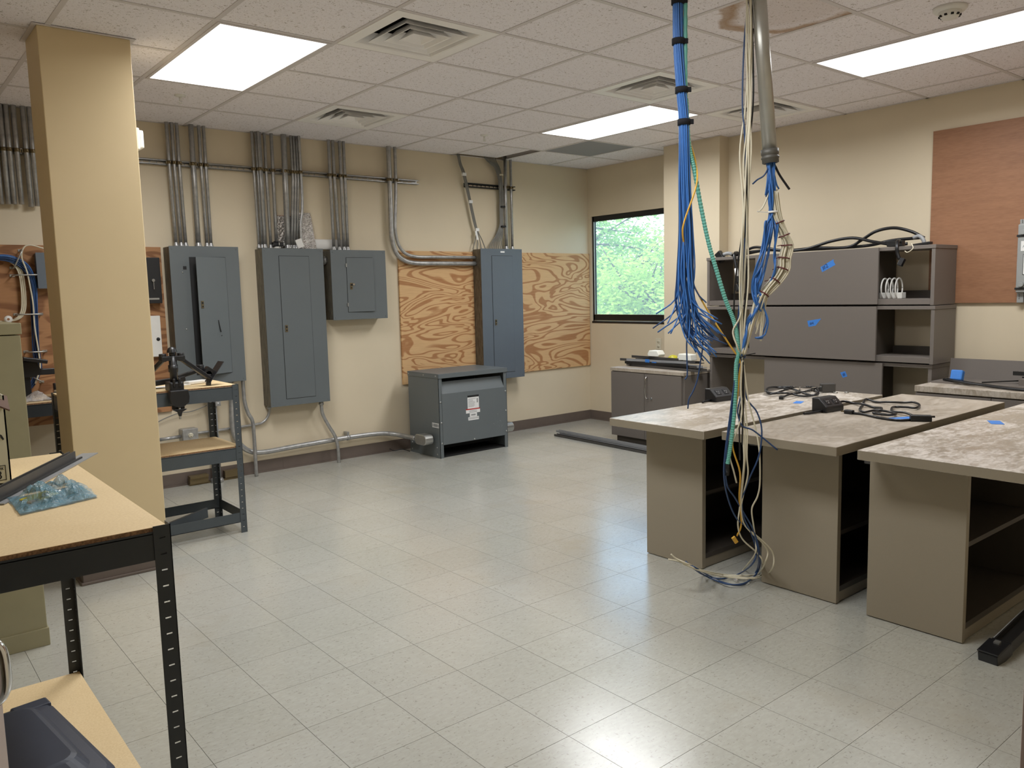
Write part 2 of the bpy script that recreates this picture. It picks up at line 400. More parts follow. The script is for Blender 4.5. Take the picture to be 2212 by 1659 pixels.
def build_window():
    x0, x1 = XW+.016, XW+.052; y0, y1, z0, z1 = 1.67, 2.972, 1.075, 2.205
    m = B(x0, x1, y0, y1, z1-.055, z1); m.box(x0, x1, y0, y1, z0+.018, z0+.078); m.box(x0, x1, y1-.026, y1, z0, z1); m.box(x0, x1, y0, y0+.026, z0, z1)
    w = struct('window_1', m, 'black_frame', .002)
    mkobj('window_pane', B(x0+.028, x0+.032, y0+.02, y1-.02, z0+.07, z1-.045), 'glass', w)
    mkobj('glazing_bead', B(x0-.006, x0, y0, y1-.02, z0+.010, z0+.018), 'alu', w)
    m = B(x0-.004, x0+.004, y0+.026, y1-.026, z0+.078, z0+.082); m.box(x0-.004, x0+.004, y1-.03, y1-.026, z0+.078, z1-.055)
    mkobj('bright_edge', m, 'alu', w)
    mkobj('sill', B(XW-.004, x1, y0, y1, z0-.012, z0+.008), 'black_frame', w)
    # outdoors: ground and trees beyond the glass
    struct('ground_outside', B(XW+.5, 60, -25, 45, -3.3, -3.2), 'ground')
    def tree(name, label, x, y, zc, rx, rz, mat, n, leaf):
        rnd = random.Random(int(x*100+y*7)); t = thing(name, label, 'tree', (x, y, -3.2))
        m = MB(); m.tube([(x, y, -3.2), (x+.1, y-.1, -1), (x-.1, y+.15, zc)], .16, 8, 4, radii=[.2, .18, .15, .12, .09, .07])
        for k in range(26):
            a = rnd.uniform(0, 2*PI); e = rnd.uniform(-.2, 1.1); L = rnd.uniform(.6, 1.0)
            z = zc-rz*.6+rz*.9*rnd.random(); p = Vector((x, y, z)); q = p+Vector((math.cos(a)*rx*L*math.cos(e), math.sin(a)*rx*L*math.cos(e), rz*.8*math.sin(e)))
            mid = (p+q)/2+Vector((rnd.uniform(-.2, .2), rnd.uniform(-.2, .2), rnd.uniform(0, .3))); m.tube([p, mid, q], .03, 5, 4, radii=[.045, .03, .02, .012])
        mkobj('trunk_and_branches', m, 'bark', t)
        f = MB()
        for k in range(n):
            while True:
                d = Vector((rnd.uniform(-1, 1), rnd.uniform(-1, 1), rnd.uniform(-1, 1)))
                if d.length < 1: break
            cl = .78+.22*math.sin(d.x*7+d.z*5)*math.cos(d.y*6-d.z*4)
            p = Vector((x+d.x*rx*cl, y+d.y*rx*cl, zc+d.z*rz*cl)); s = leaf*rnd.uniform(.6, 1.4)
            u = Vector((rnd.uniform(-1, 1), rnd.uniform(-1, 1), rnd.uniform(-.6, .6))).normalized(); v = u.orthogonal().normalized()
            f.add([p-u*s, p+v*s*.45, p+u*s, p-v*s*.45], [(0, 1, 2, 3)])
        o = mkobj('foliage', f, mat, t); o['kind'] = 'stuff'
    tree('leafy_tree', 'bright yellow-green leafy tree close outside the window', 11.6, 8.6, .7, 2.4, 2.2, 'leaf_bright', 20000, .055)
    tree('leafy_tree', 'tall airy tree with bare branches showing against the sky', 13.4, 13.2, 3.2, 2.9, 3.0, 'leaf_mid', 11000, .055)
    tree('leafy_tree', 'dark green tree behind the yellow-green one outside', 18.0, 9.4, 1.0, 3.2, 3.2, 'leaf_dark', 9000, .10)
    tree('leafy_tree', 'round mid green tree far behind the window glass', 19.8, 17.4, 1.2, 3.8, 3.4, 'leaf_mid', 12000, .10)
build_window()

# ------------------------------------------------------------------ suspended ceiling
GX, GY, G = -.2021, .5883, .6096
def gx(i): return GX+i*G
def gy(j): return GY+j*G
LIGHTS = [(-1, 0), (4, 0), (4, -4), (-1, -4)]
DIFF = [(0, -1), (1, 2), (3, -1), (5, -1)]
def build_ceiling():
    c = struct('ceiling', B(XL-T, XW+T, YH-T, YB+T, TOP, TOP+.1), 'dark_void')
    h = .012
    def tee(x0, x1, y0, y1): return B(x0, x1, y0, y1, H, H+.0025)
    for i in range(-4, 7):                     # main runners, towards the back wall
        x = gx(i)
        if XL < x < XW: m = tee(x-h, x+h, YF, YB); m.box(x-.002, x+.002, YF, YB, H+.0025, H+.04); mkobj('main_tee', m, 'tee', c)
    cross = None
    for i in range(-5, 7):
        for j in range(-6, 4):
            a, b = max(gx(i), XL), min(gx(i+1), XW)
            if any(i == li and j in (lj+1,) for li, lj in LIGHTS): continue
            m = tee(a+h, b-h, gy(j)-h, gy(j)+h); m.box(a+h, b-h, gy(j)-.002, gy(j)+.002, H+.0025, H+.035); mkobj('cross_tee', m, 'tee', c)
    m = tee(XL, XL+.022, YF, YB); m.box(XL, XW, YB-.022, YB, H, H+.0025); m.box(XR-.022, XR, YF, 1.05, H, H+.0025); m.box(XC-.022, XC, 1.03, 1.67, H, H+.0025)
    m.box(XW-.022, XW, 1.67, YB, H, H+.0025); m.box(XL, XR, YF, YF+.022, H, H+.0025); mkobj('wall_angle', m, 'tee', c)
    mkobj('hall_ceiling_unseen', B(XL-T, -.8, YH-T, YF, H, H+.02), 'ceiling_tile', c)  # lid of the unseen hall box, added against stray sky light
    proto = None; g = .004
    for i in range(-5, 7):
        for j in range(-7, 4):
            if any(i == li and j in (lj, lj+1) for li, lj in LIGHTS) or (i, j) in DIFF or (i, j) == (5, 2): continue
            x0, x1, y0, y1 = gx(i)+g, gx(i+1)-g, gy(j)+g, gy(j+1)-g
            cx0, cx1, cy0, cy1 = max(x0, XL), min(x1, XW), max(y0, YF), min(y1, YB)
            mat = 'ceiling_tile_stained' if (i, j) == (2, -3) else 'ceiling_tile'
            if (i, j) == (4, 3): cx1 -= .12; cy1 -= .075
            if (i, j) == (5, 3): cx0 += .02
            if cx1-cx0 < .03 or cy1-cy0 < .03: continue
            if cx1-cx0 > .6 and cy1-cy0 > .6 and mat == 'ceiling_tile':
                loc = ((x0+x1)/2, (y0+y1)/2, H+.003)
                if proto is None: b = (x1-x0)/2; proto = mkobj('ceiling_tile', B(-b, b, -b, b, 0, .016), mat, c, local=True); proto.location = loc
                else: inst(proto, loc, c)
            else:
                cx, cy = (cx0+cx1)/2, (cy0+cy1)/2
                o = mkobj('ceiling_tile', B(cx0-cx, cx1-cx, cy0-cy, cy1-cy, 0, .016), mat, c, local=True); o.location = (cx, cy, H+.003)
                if mat != 'ceiling_tile': o['label'] = 'ceiling tile with a brown water stain'
build_ceiling()
LN = {(-1, 0): 'lit rectangular ceiling troffer next to the tan column', (4, 0): 'lit rectangular ceiling troffer beside the dark grey return panel',
      (4, -4): 'lit rectangular ceiling troffer beside the smoke detector', (-1, -4): 'lit rectangular ceiling troffer above the workbench by the door'}
def build_lights():
    for (i, j) in LIGHTS:
        x0, x1, y0, y1 = gx(i)+.012, gx(i+1)-.012, gy(j)+.012, gy(j+2)-.012; cx, cy = (x0+x1)/2, (y0+y1)/2
        t = thing('ceiling_troffer', LN[(i, j)], 'ceiling light', (cx, cy, H), 'lit troffers in the ceiling grid')
        f = .018; z0, z1 = H-.004, H+.006
        m = B(x0, x0+f, y0, y1, z0, z1); m.box(x1-f, x1, y0, y1, z0, z1); m.box(x0+f, x1-f, y0, y0+f, z0, z1); m.box(x0+f, x1-f, y1-f, y1, z0, z1)
        mkobj('door_frame', m, 'tee', t, .0015)
        mkobj('housing', B(x0, x1, y0, y1, H+.03, H+.09), 'diffuser_white', t)
        mkobj('lens', B(x0+f, x1-f, y0+f, y1-f, H-.002, H+.003), 'lens', t)
        la = bpy.data.lights.new('troffer_light', 'AREA'); la.shape = 'RECTANGLE'; la.size = x1-x0-2*f; la.size_y = y1-y0-2*f; la.energy = LAMP; la.color = LAMPC; la.spread = math.radians(SPREAD)
        lo = bpy.data.objects.new('troffer_light', la); COL.objects.link(lo); lo.parent = t; lo.location = (0, 0, -.006)
build_lights()
DN = {(0, -1): 'white square air diffuser touching the troffer near the tan column', (1, 2): 'white square air diffuser above the tall grey panels and conduits',
      (3, -1): 'white square air diffuser at the end of the troffer by the return panel', (5, -1): 'white square air diffuser behind the hanging grey pipe'}
def build_diffusers():
    def ring(m, cx, cy, so, si, zo, zi, th=.003):
        def sq(s, z): return [(cx-s, cy-s, z), (cx+s, cy-s, z), (cx+s, cy+s, z), (cx-s, cy+s, z)]
        V = sq(so, zo)+sq(si, zi)+sq(so-.006, zo+.001)+sq(si-.004, zi+.004)
        F = []
        for k in range(4):
            n = (k+1) % 4; F += [(k, n, 4+n, 4+k), (8+k, 12+k, 12+n, 8+n), (k, 8+k, 8+n, n), (4+k, 4+n, 12+n, 12+k)]
        m.add(V, F)
    for (i, j) in DIFF:
        cx, cy = (gx(i)+gx(i+1))/2, (gy(j)+gy(j+1))/2; b = .298
        t = thing('air_diffuser', DN[(i, j)], 'air diffuser', (cx, cy, H), 'square ceiling diffusers')
        m = MB()
        for a in ((-b, b, -b, -.235), (-b, b, .235, b), (-b, -.235, -.235, .235), (.235, b, -.235, .235)): m.box(cx+a[0], cx+a[1], cy+a[2], cy+a[3], H-.003, H+.003)
        mkobj('face_plate', m, 'diffuser_white', t)
        m = MB(); ring(m, cx, cy, .235, .20, H-.002, H+.05); mkobj('outer_cone', m, 'diffuser_white', t)
        for so, si in ((.185, .135), (.125, .08), (.07, .03)):
            m = MB(); ring(m, cx, cy, so, si, H-.006, H+.04); mkobj('louvre', m, 'diffuser_white', t)
        mkobj('centre_plate', B(cx-.03, cx+.03, cy-.03, cy+.03, H+.03, H+.035), 'diffuser_white', t)
        m = B(cx-.2, cx+.2, cy-.2, cy+.2, H+.2, H+.21)
        for a in ((-.21, -.2, -.2, .2), (.2, .21, -.2, .2), (-.2, .2, -.21, -.2), (-.2, .2, .2, .21)): m.box(cx+a[0], cx+a[1], cy+a[2], cy+a[3], H+.05, H+.21)
        mkobj('plenum_box', m, 'dark_void', t)
    single('return_panel', 'dark grey perforated return panel in the ceiling near the window', 'ceiling panel', B(gx(5)+.004, gx(6)-.004, gy(2)+.004, gy(3)-.004, H+.003, H+.012), 'return_grey')
    for (i, j), lb in (((-.5, 2.5), 'small white sprinkler head between the tan column and the conduits'), ((3.5, 2.5), 'small white sprinkler head above the plywood and window corner')):
        x, y = gx(i), gy(j); t = thing('sprinkler_head', lb, 'sprinkler', (x, y, H), 'ceiling sprinklers')
        mkobj('escutcheon', MB().lathe([(.034, 0), (.034, -.004), (.02, -.011), (.008, -.013), (.001, -.013)], (x, y, H+.003)), 'white_plastic', t)
        m = MB().cyl((x, y, H-.01), (x, y, H-.032), .007, 10); m.cyl((x, y, H-.045), (x, y, H-.048), .012, 12); m.bar((x-.009, y, H-.03), (x-.003, y, H-.046), .003, .003, (0, 1, 0)); m.bar((x+.009, y, H-.03), (x+.003, y, H-.046), .003, .003, (0, 1, 0))
        mkobj('nozzle', m, 'white_plastic', t)
    x, y = gx(3.5), gy(-3.5); t = thing('smoke_detector', 'round white smoke detector beside the long troffer', 'smoke detector', (x, y, H))
    mkobj('base', MB().lathe([(.001, .003), (.075, .003), (.075, -.008), (.066, -.018), (.001, -.018)], (x, y, H), n=28), 'white_plastic', t)
    mkobj('chamber', MB().lathe([(.05, -.016), (.05, -.03), (.036, -.046), (.03, -.05), (.001, -.05)], (x, y, H), n=28), 'white_plastic', t)
    m = MB()
    for k in range(10):
        a = 2*PI*k/10; m.obox((x+math.cos(a)*.043, y+math.sin(a)*.043, H-.037), (math.cos(a), math.sin(a), 0), (-math.sin(a), math.cos(a), 0), (0, 0, 1), .012, .012, .008)
    mkobj('vent_slots', m, 'dark_void', t)
build_diffusers()

# ------------------------------------------------------------------ back wall: boards, struts, conduits, panels
YC = 2.962
def build_boards():
    single('plywood_board', 'wide plywood sheet with bold grain under the horizontal conduits', 'plywood board', B(1.605, 4.012, YB-.019, YB-.001, .60, 1.812), 'plywood')
    single('plywood_board', 'reddish plywood backboard behind the tan column carrying cables', 'plywood board', B(-2.83, -.435, YB-.019, YB-.001, .585, 1.81), 'plywood_left')
    single('wall_board', 'smooth brown wooden board mounted high on the right wall', 'wall board', B(XR-.02, XR-.001, -3.1, -.685, 1.262, 2.47), 'brown_board')
    def strut(x0, x1, z, lb, mat):
        t = thing('strut_channel', lb, 'strut channel', ((x0+x1)/2, YB, z-.02), 'slotted struts on the back wall')
        m = B(x0, x1, YB-.004, YB-.001, z-.02, z+.02); m.box(x0, x1, YB-.04, YB-.004, z-.02, z-.0175); m.box(x0, x1, YB-.04, YB-.004, z+.0175, z+.02)
        m.box(x0, x1, YB-.04, YB-.038, z-.02, z-.011); m.box(x0, x1, YB-.04, YB-.038, z+.011, z+.02); mkobj('channel', m, mat, t)
        m = MB(); k = x0+.03
        while k < x1-.03: m.prism([(k+.014*math.cos(a*PI/4)+(.009 if a in (0, 1, 7) else -.009), z+.007*math.sin(a*PI/4)) for a in range(8)], .0006, 'y', YB-.0046); k += .05
        mkobj('slot_row', m, 'wall', t)
    strut(-.62, 1.84, 2.425, 'long galvanised strut carrying the conduit racks over the grey panels', 'galv')
    strut(-1.95, -1.12, 2.425, 'galvanised strut across the row of cut-off conduits left of the column', 'galv')
    strut(2.37, 2.975, 2.44, 'short black slotted strut above the panel on the plywood', 'strut_black')
build_boards()
def conduit(pts, r, label, group, clamp=2.425, nut=None, mat='galv', k=6, nm='conduit'):
    t = thing(nm, label, 'conduit', pts[-1], group)
    mkobj('pipe', MB().tube(pts, r, 12, k), mat, t)
    if clamp:
        x = pts[0][0]; y = pts[0][1]
        m = MB().lathe([(r+.0005, -.012), (r+.003, -.012), (r+.003, .012), (r+.0005, .012)], (x, y, clamp), n=12); m.box(x-.004, x+.004, y-r-.02, y-r, clamp-.006, clamp+.006); m.box(x-r-.008, x+r+.008, y, y+.01, clamp-.012, clamp+.012)
        mkobj('clamp', m, 'brass_dark', t)
    if nut:
        x, y, z = nut; mkobj('connector', MB().lathe([(r+.001, 0), (r+.007, 0), (r+.007, .012), (r+.004, .02), (r+.001, .034)], (x, y, z), n=12), 'galv', t)
    return t
ORD = ['first', 'second', 'third', 'fourth', 'fifth', 'sixth', 'seventh', 'eighth']
def build_conduits():
    g = 'six cut-off conduits left of the column'
    for n_, (x, z) in enumerate(((-1.216, 2.066), (-1.253, 2.06), (-1.308, 2.074), (-1.35, 2.073), (-1.383, 2.071), (-1.424, 2.069), (-1.466, 2.068))):
        conduit([(x, YC, H+.1), (x, YC, z)], .0165, ORD[n_]+' cut-off steel conduit counted outward from the tan column', g, k=1)
    g = 'conduits feeding the panel with the ajar door'; lb = ' thin conduit from the tan column into the panel with the ajar door'
    for n_, (a, b, r) in enumerate( ((-.343, -.334, .0125), (-.307, -.297, .0125), (-.271, -.263, .0125), (-.111, -.106, .0125), (-.076, -.076, .0125))):
        conduit([(a, YC, H+.1), (a, YC, 2.4), (b, YC, 1.81)], r, ORD[n_]+lb, g, k=1, nut=(b, YC, 1.81))
    conduit([(-.17, YC-.006, H+.1), (-.173, YC-.006, 1.81)], .019, 'thicker steel conduit dropping into the panel with the ajar door', None, k=1, nut=(-.173, YC-.006, 1.81))
    g = 'conduits feeding the tallest grey panel'; lb = ' thin conduit from the ajar panel in the dense rack above the tallest panel'
    for n_, (a, b) in enumerate(((.297, .302), (.328, .329), (.358, .356), (.397, .399), (.618, .574), (.642, .597), (.666, .62))):
        conduit([(a, YC, H+.1), (a, YC, 2.36), (b, YC, 1.806)], .0115, ORD[n_]+lb, g, k=1, nut=(b, YC, 1.806))
    conduit([(.676, YC-.024, H+.1), (.678, YC-.024, 2.2), (.652, YC-.024, 2.0), (.65, YC-.024, 1.806)], .0115, 'thin conduit with a slight kink in front of the foil sheet', None, k=5, nut=(.65, YC-.024, 1.806))
    conduit([(.335, YC-.03, H+.1), (.338, YC-.03, 1.806)], .0115, 'thin conduit standing proud of the dense rack', None, k=1, nut=(.338, YC-.03, 1.806))
    conduit([(.455, YC, H+.1), (.447, YC, 1.87)], .0135, 'lone steel conduit ending in a black clamp fitting', None, k=1)
    conduit([(.553, YC-.012, H+.1), (.539, YC-.012, 1.806)], .023, 'thick shiny conduit in the dense rack above the tallest grey panel', None, k=1, nut=(.539, YC-.012, 1.806))
    g = 'four conduits into the small grey panel'
    for n_, (a, b) in enumerate(((.95, .952), (.988, 1.004), (1.051, 1.047), (1.087, 1.082))):
        conduit([(a, YC, H+.1), (a, YC, 2.4), (b, YC, 1.80)], .0135, ORD[n_]+' conduit from the foil sheet among four into the small square panel', g, k=1, nut=(b, YC, 1.80))
    conduit([(1.523, YC, H+.1), (1.523, YC, 2.4), (1.52, YC, 2.0), (1.525, YC, 1.90), (1.56, YC, 1.79), (1.64, YC, 1.725), (1.76, YC, 1.70), (2.0, YC, 1.698), (2.45, YC, 1.698)], .021, 'thick conduit bending from the ceiling to run across the plywood', None)
    conduit([(1.589, YC, H+.1), (1.585, YC, 2.4), (1.565, YC, 2.1), (1.562, YC, 1.97), (1.59, YC, 1.86), (1.66, YC, 1.785), (1.78, YC, 1.757), (2.0, YC, 1.757), (2.45, YC, 1.757)], .0145, 'thin conduit bending inside the thick one across the plywood', None)
    conduit([(2.84, YC, H+.1), (2.83, YC, 2.3), (2.825, YC, 1.835)], .0175, 'steel conduit beside the grey cable bundle on the short strut', None, 2.44, k=1, nut=(2.825, YC, 1.835))
    conduit([(2.907, YC, H+.1), (2.903, YC, 1.835)], .0135, 'rightmost slim conduit crossing the end of the black strut', None, 2.44, k=1, nut=(2.903, YC, 1.835))
    # low runs
    t = thing('riser_pipe', 'fat steel riser pipe standing on the floor under the ajar panel', 'conduit', (-.16, YC-.02, 0))
    mkobj('pipe', MB().cyl((-.155, YC-.02, 0), (-.155, YC-.02, .64), .034, 18), 'galv', t)
    m = MB().cyl((-.155, YC-.02, .62), (-.155, YC-.02, .80), .042, 18); m.box(-.205, -.105, YC-.07, YC-.05, .60, .74); mkobj('coupling_box', m, 'galv', t)
    mkobj('floor_bushing', MB().lathe([(.034, .0), (.05, 0), (.05, .018), (.044, .03), (.034, .034)], (-.155, YC-.02, 0), n=18), 'galv', t)
    for dx, dz in ((-.03, .62), (.03, .62), (-.03, .72), (.03, .72)): mkobj('screw', MB().dome((-.155+dx, YC-.07, dz), .007), 'chrome', t)
    m = B(-.36, -.22, YC-.02, YC+.03, .012, .075); m.box(-.36, -.22, YC-.032, YC-.02, .055, .075); m.box(-.09, .03, YC-.02, YC+.03, .02, .075); m.box(-.36, .03, YC-.005, YC+.03, 0, .014)
    single('floor_bracket', 'rusty steel channel piece on the floor behind the fat riser', 'bracket', m, 'brass_dark')
    conduit([(.005, YC, .80), (.003, YC, .6), (-.002, YC, .42), (.03, YC, .30), (.11, YC, .21), (.23, YC, .178), (.52, YC, .186), (1.0, YC, .196), (1.3, YC, .19), (1.43, YC-.03, .175), (1.50, YC-.14, .155), (1.513, YC-.28, .155)], .021, 'long steel conduit running low along the wall into the transformer', None, None)
    m = MB().lathe([(.0215, -.012), (.025, -.012), (.025, .012), (.0215, .012)], (1.0, YC, .196), (1, 0, 0), 12); m.box(.99, 1.01, YC-.006, YB-.001, .215, .245)
    single('pipe_strap', 'small steel strap holding the long low conduit to the wall', 'strap', m, 'galv')
    conduit([(.085, YC-.05, .80), (.088, YC-.05, .62), (.11, YC-.05, .52), (.142, YC-.05, .45), (.148, YC-.05, .34), (.148, YC-.05, .2), (.148, YC-.05, 0)], .0145, 'bent steel conduit going into the floor beside the steel shelf', None, None)
    conduit([(.32, YC+.036, .548), (.32, YC+.036, .50), (.30, YC+.036, .45), (.26, YC+.036, .415), (.19, YC+.036, .405), (-.12, YC+.036, .395), (-.29, YC+.036, .395)], .0105, 'slim conduit curving from the tallest panel to the outlet box', None, None, nut=(.32, YC+.036, .52))
    conduit([(.743, YC-.045, .548), (.743, YC-.045, .50), (.752, YC-.045, .43), (.80, YC-.045, .33), (.85, YC-.045, .24), (.872, YC-.045, .16), (.878, YC-.045, .08), (.878, YC-.045, 0)], .0145, 'S-bent conduit from the tallest panel down into the floor', None, None, nut=(.743, YC-.045, .515))
    # outlet box with its stub
    t = thing('outlet_box', 'galvanised outlet box with an ivory socket under the steel shelf', 'outlet', (-.335, YC, .345), None)
    mkobj('box', B(-.395, -.275, YC-.03, YB-.002, .345, .445), 'galv', t, .008); mkobj('cover_plate', B(-.392, -.278, YC-.034, YC-.03, .348, .442), 'galv', t, .003)
    mkobj('socket_face', MB().lathe([(.001, .006), (.017, .006), (.019, .002), (.019, 0)], (-.335, YC-.034, .395), (0, -1, 0)), 'ivory', t)
    m = B(-.343, -.340, YC-.0405, YC-.0395, .398, .408); m.box(-.330, -.327, YC-.0405, YC-.0395, .398, .407); m.box(-.338, -.332, YC-.0405, YC-.0395, .383, .389); mkobj('socket_slots', m, 'print_black', t)
    mkobj('stub_pipe', MB().cyl((-.40, YC, .39), (-.56, YC, .385), .013), 'galv', t)
    mkobj('stub_box', B(-.62, -.56, YC-.03, YB-.002, .33, .44), 'galv', t, .006)
build_conduits()
def build_panels():
    def panel(label, x0, x1, z0, z1, dx0, dx1, dz0, dz1, mat, lz, swing=0, hinge='r', group='grey electrical panels'):
        yf = YB-.15; t = thing('electrical_panel', label, 'electrical panel', ((x0+x1)/2, YB, z0), group)
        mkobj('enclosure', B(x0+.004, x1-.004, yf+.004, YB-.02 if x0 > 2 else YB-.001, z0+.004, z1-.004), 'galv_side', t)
        mkobj('cover', B(x0, x1, yf-.002, yf+.004, z0, z1), mat, t, .0015)
        gap = .003
        mkobj('door_gap', B(dx0-gap, dx1+gap, yf-.0026, yf-.002, dz0-gap, dz1+gap), 'print_black', t)
        hx = dx1 if hinge == 'r' else dx0; a = math.radians(swing)
        s = -1 if hinge == 'r' else 1; wd = dx1-dx0
        dv = Vector((s*math.cos(a), -math.sin(a), 0)); nv = Vector((-math.sin(a)*s, -math.cos(a), 0)); y0 = yf-.004
        c = Vector((hx, y0, (dz0+dz1)/2))+dv*wd/2
        d = mkobj('door', MB().obox(c, dv, nv, (0, 0, 1), wd, .004, dz1-dz0), mat, t, .001)
        lp = Vector((hx, y0, lz))+dv*(wd-.03 if hinge == 'r' else wd-.03)
        if hinge == 'l': lp = Vector((hx, y0, lz))+dv*.035
        mkobj('latch', MB().obox(lp+nv*.004, dv, nv, (0, 0, 1), .022, .004, .055), 'brass_dark', d, .001)
        m = MB().obox(lp+nv*.007+Vector((0, 0, .012)), dv, nv, (0, 0, 1), .012, .003, .016); m.obox(lp+nv*.007-Vector((0, 0, .014)), dv, nv, (0, 0, 1), .01, .003, .01)
        mkobj('latch_slot', m, 'print_black', d)
        for zz in (z0+.02, z1-.02):
            for xx in (x0+.02, x1-.02): mkobj('cover_screw', MB().dome((xx, yf-.002, zz), .005), mat, t)
        return t, d, dv, nv, Vector((hx, y0, 0))
    t, d, dv, nv, h = panel('tall grey electrical panel with its door standing ajar', -.416, .097, .78, 1.812, -.275, -.01, .855, 1.73, 'panel_grey', 1.38, 20, 'r')
    p = h+dv*.10+nv*.0026; m = MB()
    m.tube([p+Vector((0, 0, 1.26)), p+Vector((.005, 0, 1.22)), p+Vector((.014, 0, 1.17))], .004, 6, 3); m.dome(p+Vector((.018, 0, 1.142)), .004); mkobj('scratch_mark', m, 'print_black', d)
    for z in (1.62, 1.2): mkobj('trim_screw', MB().dome((-.33, YB-.153, z), .006), 'alu', t)
    mkobj('catch_plate', B(-.325, -.30, YB-.1532, YB-.1522, 1.64, 1.665), 'print_black', t)
    panel('tallest grey electrical panel under the dense conduit rack', .285, .803, .545, 1.808, .42, .673, .602, 1.746, 'panel_grey', 1.17)
    t, d, dv, nv, h = panel('small square grey electrical panel with a lock', .87, 1.392, 1.218, 1.803, 1.012, 1.261, 1.283, 1.738, 'panel_grey', 1.5, 3, 'l')
    mkobj('lock', MB().cyl(h+dv*.05+nv*.004+Vector((0, 0, 1.515)), h+dv*.05+nv*.022+Vector((0, 0, 1.515)), .009), 'chrome', d)
    for z in (1.66, 1.33): mkobj('hinge', B(1.004, 1.012, YB-.162, YB-.15, z, z+.03), 'alu', t)
    t, *_ = panel('blue-grey electrical panel mounted on the plywood sheet', 2.435, 2.947, .572, 1.837, 2.565, 2.82, .636, 1.768, 'panel_blue_grey', 1.13)
    mkobj('name_plate', B(2.675, 2.725, YB-.1545, YB-.152, 1.80, 1.815), 'print_white', t)
    # nipple between the two middle panels
    single('pipe_nipple', 'short pipe joining the tallest and the small square panel', 'conduit', MB().cyl((.80, YC, 1.72), (.875, YC, 1.72), .03).cyl((.815, YC, 1.72), (.835, YC, 1.72), .038).cyl((.845, YC, 1.72), (.86, YC, 1.72), .038), 'galv')
    # things kept on top of the panels
    zt = 1.809
    m = MB().cyl((.447, YC-.01, zt), (.447, YC-.01, zt+.016), .03); single('conduit_bushing', 'white plastic bushing standing on top of the tallest panel', 'bushing', m, 'white_plastic')
    t = thing('black_clamp', 'black clamp fitting under the lone short conduit', 'clamp', (.447, YC-.01, zt+.018))
    m = B(.405, .492, YC-.04, YC+.02, zt+.018, zt+.05); m.cyl((.447, YC-.01, zt+.05), (.447, YC-.01, zt+.06), .026); mkobj('body', m, 'black_plastic', t, .003)
    mkobj('bolt', MB().cyl((.45, YC-.048, zt+.01), (.45, YC-.048, zt+.055), .003), 'chrome', t)
    m = MB().add([(.50, YB-.004, zt), (.64, YB-.004, zt), (.63, YB-.002, zt+.27), (.49, YB-.002, zt+.27), (.50, YB-.016, zt), (.64, YB-.016, zt), (.63, YB-.014, zt+.27), (.49, YB-.014, zt+.27)], [(0,1,2,3), (7,6,5,4), (0,4,5,1), (1,5,6,2), (2,6,7,3), (3,7,4,0)])
    single('wood_plank', 'reddish wooden plank leaning behind the dense conduit rack', 'plank', m, 'rust_wood')
    def sheet(lb, x0, x1, x2, x3, y0, y1, h, seed):
        rnd = random.Random(seed); m = MB(); nx, nz = 10, 16; V = []
        for k in range(nz+1):
            for i in range(nx+1):
                u, v = i/nx, k/nz; xx = (x0+(x1-x0)*u)*(1-v)+(x2+(x3-x2)*u)*v; yy = y0*(1-v)+y1*v
                V.append((xx, yy+rnd.uniform(-.003, .003), zt+h*v))
        F = [(k*(nx+1)+i, k*(nx+1)+i+1, (k+1)*(nx+1)+i+1, (k+1)*(nx+1)+i) for k in range(nz) for i in range(nx)]
        m.add(V, F); W = [(a, b+.008, c) for a, b, c in V]; m.add(W, [f[::-1] for f in F]); single('foil_insulation', lb, 'insulation', m, 'foil')
    sheet('crinkled silver foil sheet leaning on the wall over the tallest panel', .665, .793, .66, .772, YB-.06, YB-.02, .30, 1)
    sheet('narrow silver foil sheet tucked behind the thick conduit', .475, .60, .47, .595, YB-.036, YB-.03, .265, 2)
    single('rolled_paper', 'white roll of drawings lying across the panel tops', 'paper roll', MB().prism([(YB-.021+.019*math.cos(2*PI*k/20), zt+.044+.043*math.sin(2*PI*k/20)) for k in range(20)], .32, 'x', .785), 'paper')
    m = MB().obox((.617, YB-.12, zt+.042), (.94, 0, .34), (0, 1, 0), (-.34, 0, .94), .055, .012, .07)
    single('folded_paper', 'small folded paper booklet stuck between the conduits', 'paper', m, 'paper')
    # grey cables into the plywood panel
    def cab(name, lb, paths, straps, r=.0045):
        t = thing(name, lb, 'cable bundle', paths[0][-1], None)
        for P in paths: mkobj('cable', MB().tube(P, r, 7, 6), 'cable_grey', t)
        for p, sz, mt in straps: mkobj('tie', MB().lathe([(sz, -.008), (sz+.002, -.008), (sz+.002, .008), (sz, .008)], p, n=12), mt, t)
        return t
    pt = []
    for k in range(4):
        d = (k-1.5)*.0085
        pt.append([(2.265+d, YC+.01, H+.12), (2.29+d, YC, 2.64), (2.33+d, YC-.005*(k % 2), 2.54), (2.385+d, YC, 2.33), (2.44+d, YC, 2.10), (2.47+d, YC, 2.0), (2.485+d*3, YC, 1.93), (2.49+d*6, YC, 1.835)])
    t = cab('cable_bundle', 'slanting bundle of four grey cables with white tags', pt, [])
    for (x, z) in ((2.335, 2.53), (2.40, 2.28), (2.468, 2.02)): mkobj('white_tag', B(x-.02, x+.02, YC-.012, YC+.01, z-.014, z+.014), 'print_white', t)
    mkobj('hanging_tag', MB().obox((2.455, YC-.014, 1.965), (.97, 0, .24), (0, 1, 0), (-.24, 0, .97), .022, .002, .085), 'print_white', t)
    pt = []
